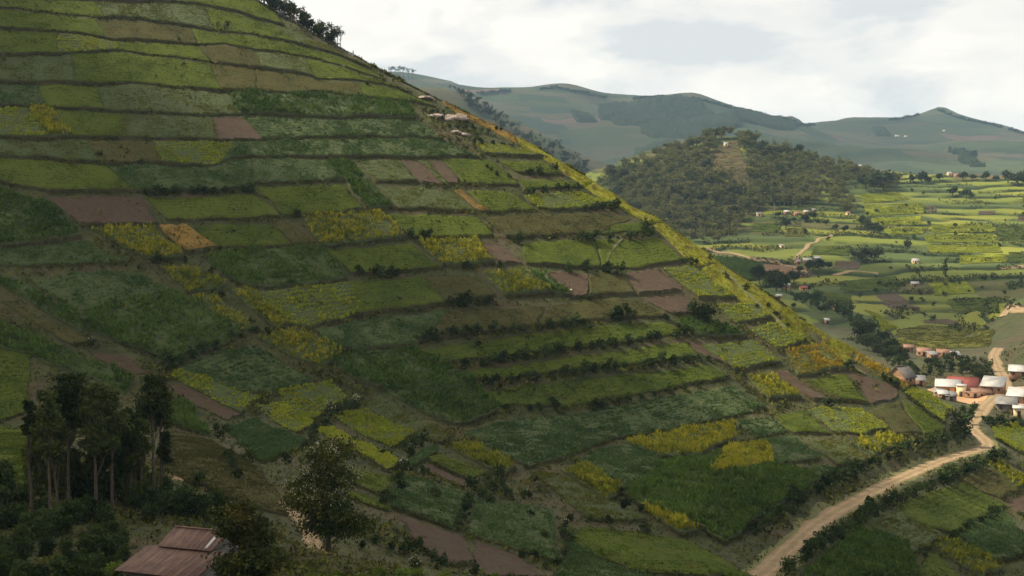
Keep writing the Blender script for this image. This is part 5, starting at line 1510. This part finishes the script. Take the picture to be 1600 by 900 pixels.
hs(1592, 588, 28, 6.0, 2.6, -24, 'gable', 'tin', 'mudwall', 'white-gabled house up the road at the right edge', NEAR, doors=1, wins=1)
# scattered valley houses
for a in [(1362, 534, 9, 4, 2.6, 15, 'gable', 'tin', 'creamwall', 'small white house among the grove trees, upper of two'),
          (1386, 543, 12, 4, 2.4, -10, 'mono', 'tin', 'mudwall', 'small white-roofed house among the grove trees, lower of two'),
          (1418, 549, 16, 4, 2.2, -5, 'gable', 'browntin', 'mudwall', 'brown-roofed house in the row under the flat field, nearest the grove'),
          (1443, 556, 20, 5, 2.4, -12, 'gable', 'browntin', 'mudwall', 'wide reddish-roofed house in the row under the flat field'),
          (1457, 561, 13, 4, 2.4, 10, 'mono', 'greytin', 'mudwall', 'grey-blue roofed hut in the row under the flat field'),
          (1473, 557, 19, 4, 2.4, -6, 'gable', 'browntin', 'mudwall', 'long tan-roofed house in the row under the flat field'),
          (1491, 560, 12, 4, 2.2, 5, 'gable', 'tin', 'creamwall', 'pale-roofed hut ending the row under the flat field'),
          (1228, 451, 16, 5, 3.0, -8, 'mono', 'tin', 'orangewall', 'pale-roofed house with an orange wall beside large dark trees'),
          (1255, 453, 15, 4, 2.2, 5, 'gable', 'redtin', 'orangewall', 'orange-red roofed house right of the pale-roofed one'),
          (1217, 468, 11, 4, 3.0, -14, 'mono', 'tin', 'orangewall', 'small orange house with a white roof just over the crest'),
          (1292, 505, 8, 4, 2.4, 0, 'mono', 'tin', 'mudwall', 'tiny white-roofed hut between the crest and the valley plots'),
          (1303, 484, 8, 4, 2.6, 20, 'gable', 'browntin', 'creamwall', 'tiny cream-walled hut under a dark tree in the valley'),
          (1246, 412, 10, 5, 2.4, 25, 'gable', 'greytin', 'mudwall', 'grey-roofed house at the track junction'),
          (1261, 410, 17, 6, 2.6, -5, 'gable', 'tin', 'mudwall', 'long white-roofed house by the track, middle of the row of three'),
          (1277, 407, 13, 5, 2.6, -8, 'gable', 'tin', 'greywall', 'white-roofed house at the end of the row by the track'),
          (1222, 387, 9, 4, 2.2, 10, 'mono', 'greytin', 'creamwall', 'small hut in a ring of bushes above the track'),
          (1186, 337, 11, 5, 2.6, 0, 'gable', 'tin', 'creamwall', 'pale house at the edge of the middle hill wood'),
          (1229, 334, 11, 5, 2.6, -5, 'gable', 'tin', 'mudwall', 'white-roofed house in the hamlet below the wood, left of a brown one'),
          (1245, 336, 12, 5, 2.4, 5, 'gable', 'browntin', 'mudwall', 'brown house in the hamlet below the wood'),
          (1259, 334, 9, 5, 2.4, 0, 'gable', 'tin', 'mudwall', 'small white-roofed house in the hamlet below the wood'),
          (1272, 331, 7, 4, 2.6, 15, 'mono', 'greytin', 'greywall', 'grey-blue hut at the end of the hamlet below the wood'),
          (1325, 336, 8, 4, 2.8, 0, 'gable', 'browntin', 'creamwall', 'small tan house under the trees at the corner of the wood'),
          (1351, 401, 12, 5, 2.6, -20, 'gable', 'tin', 'mudwall', 'small farmhouse among dark trees under the bright terraces'),
          (1430, 411, 14, 6, 2.8, -10, 'gable', 'tin', 'creamwall', 'isolated house with a yard on the bright valley terraces'),
          (1429, 447, 15, 5, 2.6, -5, 'gable', 'tin', 'mudwall', 'isolated white-roofed house in the dark valley plots'),
          (1483, 274, 8, 6, 3.0, 0, 'gable', 'tin', 'creamwall', 'white house on the crest above the bright terraces'),
          (1499, 276, 24, 6, 2.4, 0, 'gable', 'browntin', 'mudwall', 'long brown roof beside the white house on the crest'),
          (1344, 258, 6, 6, 3.0, 0, 'gable', 'tin', 'creamwall', 'small white house among the wood trees near the hilltop'),
          (1134, 228, 8, 6, 3.0, 0, 'gable', 'tin', 'creamwall', 'white house at the top of the clearing on the middle hill')]:
    small = a[2] < 10
    hs(*a, doors=1, wins=0 if small else 2)
p = MTN.hit([(1402, 213), (1384, 207), (1475, 205), (1415, 214)])
for i, (lb, wdt) in enumerate((('pale building cluster block on the far mountain slope', 22), ('small white building left of the far mountain block', 9),
                               ('tiny white building on the far right mountain', 10), ('low pale building right of the far mountain block', 14))):
    house('building', p[i], wdt * 0.6, 6, 2.6, 0, 'gable', 'dulltin', 'creamwall', lb, doors=0, wins=0, cat='building')

# the rusty-roofed house at the lower left
m = bpy.data.materials.new('rusty_corrugated_sheet')
m.use_nodes = True
t = NT(m.node_tree)
oc = t.n('ShaderNodeTexCoord').outputs['Object']
sx = t.n('ShaderNodeSeparateXYZ', {0: oc})
n1_ = t.noise(oc, 0.9, 5.0, 0.65)
stretch = t.n('ShaderNodeMapping', {'Vector': oc, 'Scale': (3.0, 0.35, 0.35)}).outputs[0]
n2_ = t.noise(stretch, 1.0, 4.0, 0.6)
c = t.ramp(n1_, [(0.35, (0.072, 0.032, 0.022)), (0.66, (0.145, 0.066, 0.044))])
c = t.mix(t.ramp(n2_, [(0.52, 0.0), (0.66, 0.8)]), c, (0.22, 0.13, 0.085))
fx = t.math('FRACT', t.math('ADD', t.math('MULTIPLY', sx.outputs['X'], 0.95), 0.1))
seam = t.ramp(fx, [(0.0, 0.55), (0.05, 0.55), (0.09, 0.0)], 'LINEAR')
c = t.mix(seam, c, (0.24, 0.17, 0.14))
wv = t.math('SINE', t.math('MULTIPLY', sx.outputs['X'], 2 * math.pi / 0.14))
bp = t.n('ShaderNodeBump', {'Height': wv, 'Strength': 0.9, 'Distance': 0.05}).outputs[0]
d_ = t.n('ShaderNodeBsdfPrincipled', {'Base Color': c, 'Roughness': 0.65, 'Metallic': 0.1, 'Normal': bp})
t.t.links.new(d_.outputs[0], t.n('ShaderNodeOutputMaterial').inputs['Surface'])
M['rust'] = m
dx, dz = ray(315, 826)
Yr = 140.0
hx, hz = float(dx * Yr), float(dz * Yr)
hh_ = tag(link('rusty_house', None, (hx, Yr, hz - 5.0), math.radians(-19)), 'old house with a rusty two-level iron roof half hidden by trees', 'house')
hh_.scale = (1.14, 1.14, 1.0)
R = 5.0                                   # ridge height above the house origin
b1, l1 = 1.35, 3.0                        # drop and run of the upper front slope
b2, l2 = 1.25, 4.9                        # lower roof
part('wall', [box(-2.7, 2.5, -2.7, 2.6, -1.5, R - b1 - .12), box(-3.9, 3.3, -7.2, -2.7, -1.5, R - b1 - b2 - .1)], 'greywall', hh_)
gv = np.array([(-2.7, -2.7, R - b1 - .12), (-2.7, 2.6, R - b1 - .12), (-2.7, 0, R - .15), (2.7, -2.7, R - b1 - .12), (2.7, 2.6, R - b1 - .12), (2.7, 0, R - .15)])
part('gable', [(gv[:3], None, [[1, 0, 2]])], 'greywall', hh_)
part('gable', [(gv[3:], None, [[0, 1, 2]])], 'greywall', hh_)
up = part('roof', [slab([(-3.0, -l1, R - b1), (3.0, -l1, R - b1), (3.0, 0.01, R), (-3.0, 0.01, R)], .06), slab([(3.0, l1, R - b1), (-3.0, l1, R - b1), (-3.0, -.01, R + .002), (3.0, -.01, R + .002)], .06)], 'rust', hh_, 'upper rusty roof with pale seams')
part('roof_patch', [slab([(2.0, -2.7, R - b1 * .9 + .03), (2.32, -2.7, R - b1 * .9 + .03), (2.32, -1.0, R - b1 / 3 + .03), (2.0, -1.0, R - b1 / 3 + .03)], .02)], 'dulltin', up)
part('ridge_cap', [box(-3.05, 3.05, -.16, .16, R - .03, R + .05)], 'rust', up)
part('roof', [slab([(-4.3, -l1 - l2, R - b1 - b2 - .08), (4.3, -l1 - l2, R - b1 - b2 - .08), (4.3, -l1 + .35, R - b1 - .1), (-4.3, -l1 + .35, R - b1 - .1)], .06)], 'rust', hh_, 'lower rusty lean-to roof')
dr = part('door', [box(-.5, .5, -7.26, -7.18, -1.2, 1.0)], 'opening', hh_)
for sx_ in (-2.4, 2.4):
    part('window', [box(sx_ - .45, sx_ + .45, -7.25, -7.18, .2, 1.1)], 'opening', hh_)

# ------------------------------------------------------------------ pale rocks under the crest, path by the flowering tree
def rock(px, py, wpx, hpx, label, seed):
    rng = np.random.default_rng(int(seed))
    p = NEAR.hit([(px, py)])[0]
    k = p[1] / F_PX
    nu_, nv_ = 26, 12
    V = []
    for j in range(nv_):
        for i in range(nu_):
            a, b = 2 * math.pi * i / nu_, math.pi * j / (nv_ - 1) - math.pi / 2
            q = np.array([math.cos(a) * math.cos(b), math.sin(a) * math.cos(b), math.sin(b)])
            r = 1 + 0.42 * vnoise(q[0] * 3 + seed, q[1] * 3 + q[2] * 2, 1.0, 7) + 0.28 * vnoise(q[0] * 8, q[1] * 8 + q[2] * 6 + seed, 1.0, 9)
            V.append(q * r * [wpx * k / 2, wpx * k / 3, hpx * k * 0.5])
    Q = [[j * nu_ + i, j * nu_ + (i + 1) % nu_, (j + 1) * nu_ + (i + 1) % nu_, (j + 1) * nu_ + i] for j in range(nv_ - 1) for i in range(nu_)]
    tag(link('rock_outcrop', mesh_np('rock_outcrop', V, Q, None, [M['rock']], False), tuple(p), 0.4), label, 'rock')


rock(709, 186, 38, 13, 'pale rock face under the crest, the largest of the outcrops', 1)
rock(679, 182, 24, 7, 'low pale rock ledge left of the largest outcrop', 2)
rock(712, 207, 18, 6, 'small broken pale rock below the largest outcrop', 3)
rock(727, 211, 16, 6, 'small pale rock beside the broken one, nearer the crest', 4)
rock(665, 153, 26, 5, 'reddish scar of rock on the bank below the pale green terrace', 5)
bushes([(665, 174, 9), (675, 177, 10), (684, 178, 9), (693, 178, 8)], 'dark bush above the pale rocks under the crest', 'bushes above the pale rocks')
bushes([(703, 200, 8), (715, 201, 10), (728, 203, 11), (740, 205, 11), (752, 207, 10), (763, 209, 10), (690, 196, 8)], 'dark bush in the scrub below the pale rocks', 'scrub below the pale rocks')
bushes([(690, 221, 8), (703, 222, 8), (716, 223, 8), (742, 224, 10), (752, 226, 11), (770, 227, 10), (785, 228, 9), (800, 231, 9)], 'dark bush on the lowest scrub bank under the rocks', 'lowest scrub bank under the rocks')
bushes([(775, 204, 9), (782, 205, 8)], 'dark round bush standing on the skyline by the rocks', 'skyline bushes by the rocks')
for pts, hw in (([(452, 792), (470, 812), (484, 836), (492, 856), (505, 866)], 1.5), ([(262, 735), (285, 750), (305, 752), (325, 768)], 0.9), ([(425, 782), (440, 786), (455, 796)], 0.8)):
    ribbon('dirt_path', NEAR.hit(pts), hw, M['road'], 0.16, 0.35)
for pts, hw in (([(1130, 425), (1160, 452), (1185, 476), (1215, 502), (1232, 520)], 1.0), ([(972, 376), (955, 395), (948, 410)], 0.3), ([(1300, 552), (1330, 574), (1352, 586)], 0.8)):
    ribbon('crest_path', NEAR.hit(pts), hw, M['verge'], 0.6, 0.3)
# somebody stooping in the ploughed wedge
def person(px, py, label):
    p = NEAR.hit([(px, py)])[0]
    o = tag(link('person', None, tuple(p + [0, 0, 0.25]), 0.6), label, 'person')
    J = [(0, 0, .92), (0.02, -.28, 1.12), (0.03, -.50, 1.20), (0.03, -.60, 1.16), (-.10, 0, .88), (-.12, -.06, .48), (-.12, .02, .05), (-.12, -.12, .02), (.10, 0, .88), (.13, -.05, .48), (.14, .06, .05), (.14, -.08, .02),
         (-.19, -.46, 1.14), (-.23, -.52, .86), (-.18, -.60, .62), (.23, -.46, 1.14), (.26, -.54, .86), (.2, -.62, .62)]
    E = [(0, 1), (1, 2), (2, 3), (0, 4), (4, 5), (5, 6), (6, 7), (0, 8), (8, 9), (9, 10), (10, 11), (2, 12), (12, 13), (13, 14), (2, 15), (15, 16), (16, 17)]
    Rr = [.15, .15, .13, .07, .11, .075, .05, .045, .11, .075, .05, .045, .06, .045, .035, .06, .045, .035]
    me = bpy.data.meshes.new('body'); me.from_pydata(J, E, [])
    b = link('body', me, parent=o)
    sk = b.modifiers.new('skin', 'SKIN')
    for v, r in zip(me.skin_vertices[0].data, Rr): v.radius = (r, r)
    me.skin_vertices[0].data[0].use_root = True
    b.modifiers.new('sub', 'SUBSURF').levels = 1
    me.materials.append(plain_mat('dark_red_cloth', (0.09, 0.025, 0.025), (0.13, 0.04, 0.04), 0.3))
    bm_v, bm_q = crown_sphere((0.03, -.70, 1.14), (.10, .12, .12))
    part('head_scarf', [(bm_v, bm_q)], 'scarf', o)


def crown_sphere(c, r, nu_=12, nv_=8):
    V = [(c[0] + r[0] * math.cos(2 * math.pi * i / nu_) * math.cos(b), c[1] + r[1] * math.sin(2 * math.pi * i / nu_) * math.cos(b), c[2] + r[2] * math.sin(b))
         for b in np.linspace(-math.pi / 2, math.pi / 2, nv_) for i in range(nu_)]
    return np.array(V), np.array([[j * nu_ + i, j * nu_ + (i + 1) % nu_, (j + 1) * nu_ + (i + 1) % nu_, (j + 1) * nu_ + i] for j in range(nv_ - 1) for i in range(nu_)])


M['scarf'] = plain_mat('pale_cloth', (0.55, 0.5, 0.48), (0.65, 0.6, 0.57), 0.3)
person(890, 452, 'person in dark red clothes stooping in the reddish ploughed wedge')
p = NEAR.hit([(891, 454)])[0]
sv, sq = crown_sphere((0, 0, 0.2), (0.42, 0.32, 0.3))
sv = sv * (1 + 0.12 * vnoise(sv[:, 0] * 5, sv[:, 1] * 5 + sv[:, 2] * 4, 1.0, 3)[:, None])
tag(link('sack', mesh_np('sack', sv, sq, None, [M['scarf']], True), tuple(p + [0.2, -0.8, 0.1])), 'white sack lying on the ploughed soil beside the stooping person', 'sack')

# wooded patches and crest fringe on the far mountains
def canopy(pts_top, pts_bot, h, label, G=MTN, mat='farleaf', ymin=2000):
    rng = np.random.default_rng(len(label))
    A = G.hit(px_dense(pts_top, 8), ymin)[:, :2]; B = G.hit(px_dense(pts_bot, 8), ymin)[:, :2]
    w_ = np.linalg.norm(np.diff(A, axis=0), axis=1).sum(); d_ = 0.5 * (np.linalg.norm(A[0] - B[0]) + np.linalg.norm(A[-1] - B[-1]))
    nu_, nv_ = int(np.clip(w_ / 5, 8, 160)), int(np.clip(d_ / 5, 4, 120))
    A, B = resample(A, nu_), resample(B, nu_)
    v = np.linspace(0, 1, nv_)[:, None]
    X = A[None, :, 0] * (1 - v) + B[None, :, 0] * v; Y = A[None, :, 1] * (1 - v) + B[None, :, 1] * v
    X = X + 14 * vnoise(X, Y, 50, 3); Y = Y + 14 * vnoise(X, Y, 50, 4)
    e = np.minimum(np.minimum(np.arange(nu_), np.arange(nu_)[::-1])[None] / 1.5, np.minimum(np.arange(nv_), np.arange(nv_)[::-1])[:, None] / 1.5)
    Z = G(X, Y) + np.where(e == 0, -3, h * (0.75 + 0.25 * vnoise(X, Y, 14, 5) + 0.12 * rng.normal(size=X.shape)) * np.clip(e, 0, 1))
    tag(link('woodland', mesh_np('woodland', np.stack([X, Y, Z], -1).reshape(-1, 3), grid_quads(nu_, nv_), None, [M[mat]], False)), label, 'wood', None, 'stuff')


canopy([(884, 172), (924, 182)], [(898, 190), (931, 194)], 14, 'small slanting dark wood on the far mountain')
canopy([(937, 166), (1000, 158), (1062, 152), (1100, 164)], [(935, 189), (1000, 196), (1060, 192), (1118, 186)], 14, 'large dark wood high on the far mountain')
canopy([(1000, 197), (1060, 190), (1118, 182), (1150, 180)], [(996, 212), (1070, 218), (1120, 214), (1165, 200)], 14, 'dark wood below the large one on the far mountain')
canopy([(1150, 172), (1200, 184), (1250, 194)], [(1140, 186), (1200, 200), (1240, 206)], 12, 'dark wood under the crest at the dip between two far mountains')
canopy([(985, 236), (1060, 222)], [(960, 268), (1060, 240)], 12, 'dim wood in the hollow between the far mountain and the middle hill')
canopy([(1358, 200), (1385, 202)], [(1362, 212), (1388, 214)], 12, 'small wood left of the pale buildings on the far mountain')
canopy([(1482, 232), (1506, 240)], [(1500, 256), (1532, 262)], 12, 'dark wood low on the right-hand far mountain')
fr_ = [(x, float(np.interp(x, [755, 800, 870, 910, 960, 1020, 1070, 1110, 1170, 1230, 1260, 1330, 1400, 1440, 1468, 1500, 1550, 1600], [144, 139, 134, 142, 153, 150, 147, 157, 173, 184, 194, 183, 184, 176, 170, 182, 192, 206]))) for x in np.arange(752, 1600, 5.2)]
fp = MTN.hit([(x, y + 4) for x, y in fr_], 2600)
fringe = []
print('fringe', fp[::20].round())
for (x, y), q in zip(fr_, fp):
    if vnoise(x, 0, 40, 12) > -0.25:
        put('crest_tree', F_FAR[4 + prng.integers(0, 2)], q - [0, 0, 4], prng.uniform(9, 16), 'dark tree fringing the crest of the far mountains', 'tree', 'trees fringing the far crests', 1.5)

# ------------------------------------------------------------------ clouds overhead whose shade lies on the slopes
def cloud(target, L, sx, sy, rz, thick, seed, dens):
    c = np.array(target) + SUN_DIR * L
    rng = np.random.default_rng(int(seed))
    nu_, nv_ = 72, 25
    V = []
    for b in np.linspace(-math.pi / 2, math.pi / 2, nv_):
        for i in range(nu_):
            a = 2 * math.pi * i / nu_
            q = np.array([math.cos(a) * math.cos(b), math.sin(a) * math.cos(b), math.sin(b)])
            r = 1 + 0.16 * vnoise(q[0] * 2.2 + seed, q[1] * 2.2, 1.0, 5) + 0.10 * vnoise(q[0] * 6, q[1] * 6 + seed, 1.0, 6)
            V.append([q[0] * r, q[1] * r, q[2] * (1 + 0.5 * vnoise(q[0] * 4 + seed, q[1] * 4, 1.0, 8))])
    Q = [[j * nu_ + i, j * nu_ + (i + 1) % nu_, (j + 1) * nu_ + (i + 1) % nu_, (j + 1) * nu_ + i] for j in range(nv_ - 1) for i in range(nu_)]
    m = bpy.data.materials.new('cloud_mist')
    m.use_nodes = True
    t = NT(m.node_tree)
    oc = t.n('ShaderNodeTexCoord').outputs['Object']
    s = t.n('ShaderNodeSeparateXYZ', {0: oc})
    r = t.math('SQRT', t.math('ADD', t.math('POWER', s.outputs['X'], 2.0), t.math('POWER', s.outputs['Y'], 2.0)))
    nz = t.noise(t.n('ShaderNodeVectorMath', {0: oc, 1: (seed, 0, 0)}, operation='ADD').outputs[0], 2.6, 5.0, 0.6)
    rr = t.math('ADD', r, t.math('MULTIPLY', t.math('SUBTRACT', nz, 0.5), 0.55))
    a = t.n('ShaderNodeMapRange', {0: rr, 1: 0.78, 2: 1.0, 3: dens, 4: 0.0}, interpolation_type='SMOOTHSTEP').outputs[0]
    tr = t.n('ShaderNodeBsdfTransparent')
    tl = t.n('ShaderNodeBsdfTranslucent', {'Color': (0.95, 0.95, 0.95, 1)})
    df = t.n('ShaderNodeBsdfDiffuse', {'Color': (0.9, 0.9, 0.9, 1)})
    ad = t.n('ShaderNodeMixShader', {0: 0.5, 1: tl.outputs[0], 2: df.outputs[0]})
    mx = t.n('ShaderNodeMixShader', {0: a, 1: tr.outputs[0], 2: ad.outputs[0]})
    t.t.links.new(mx.outputs[0], t.n('ShaderNodeOutputMaterial').inputs['Surface'])
    o = link('cloud', mesh_np('cloud', V, Q, None, [m], True), tuple(c), math.radians(rz), (sx, sy, thick))
    tag(o, kind='structure')


CR = 28.0                                    # heading of the hillside contours
cloud((-214, 236, -30), 1300, 410, 280, 180 - CR, 45, 1.0, 0.63)
cloud((190, 800, -40), 1350, 230, 140, 10, 30, 2.0, 0.42)
cloud((900, 3400, 200), 1500, 1900, 900, 0, 60, 5.0, 0.22)
cloud((150, 225, -70), 1300, 110, 85, 20, 30, 4.0, 0.35)

# ------------------------------------------------------------------ the hazy air over the valleys
top = float(max(MTN.Z.max(), NEAR.Z.max(), FAR.Z.max())) + 25.0
V, Q = box(-6500, 6500, -2100, 7200, -141.5, top)
hz_o = link('haze', mesh_np('haze', V, Q))
tag(hz_o, kind='stuff')
m = bpy.data.materials.new('haze_air')
m.use_nodes = True
t = NT(m.node_tree)
pv = t.n('ShaderNodeVolumePrincipled', {'Color': (0.50, 0.74, 1.0, 1), 'Density': 0.00006, 'Anisotropy': 0.15})
t.t.links.new(pv.outputs[0], t.n('ShaderNodeOutputMaterial').inputs['Volume'])
hz_o.data.materials.append(m)
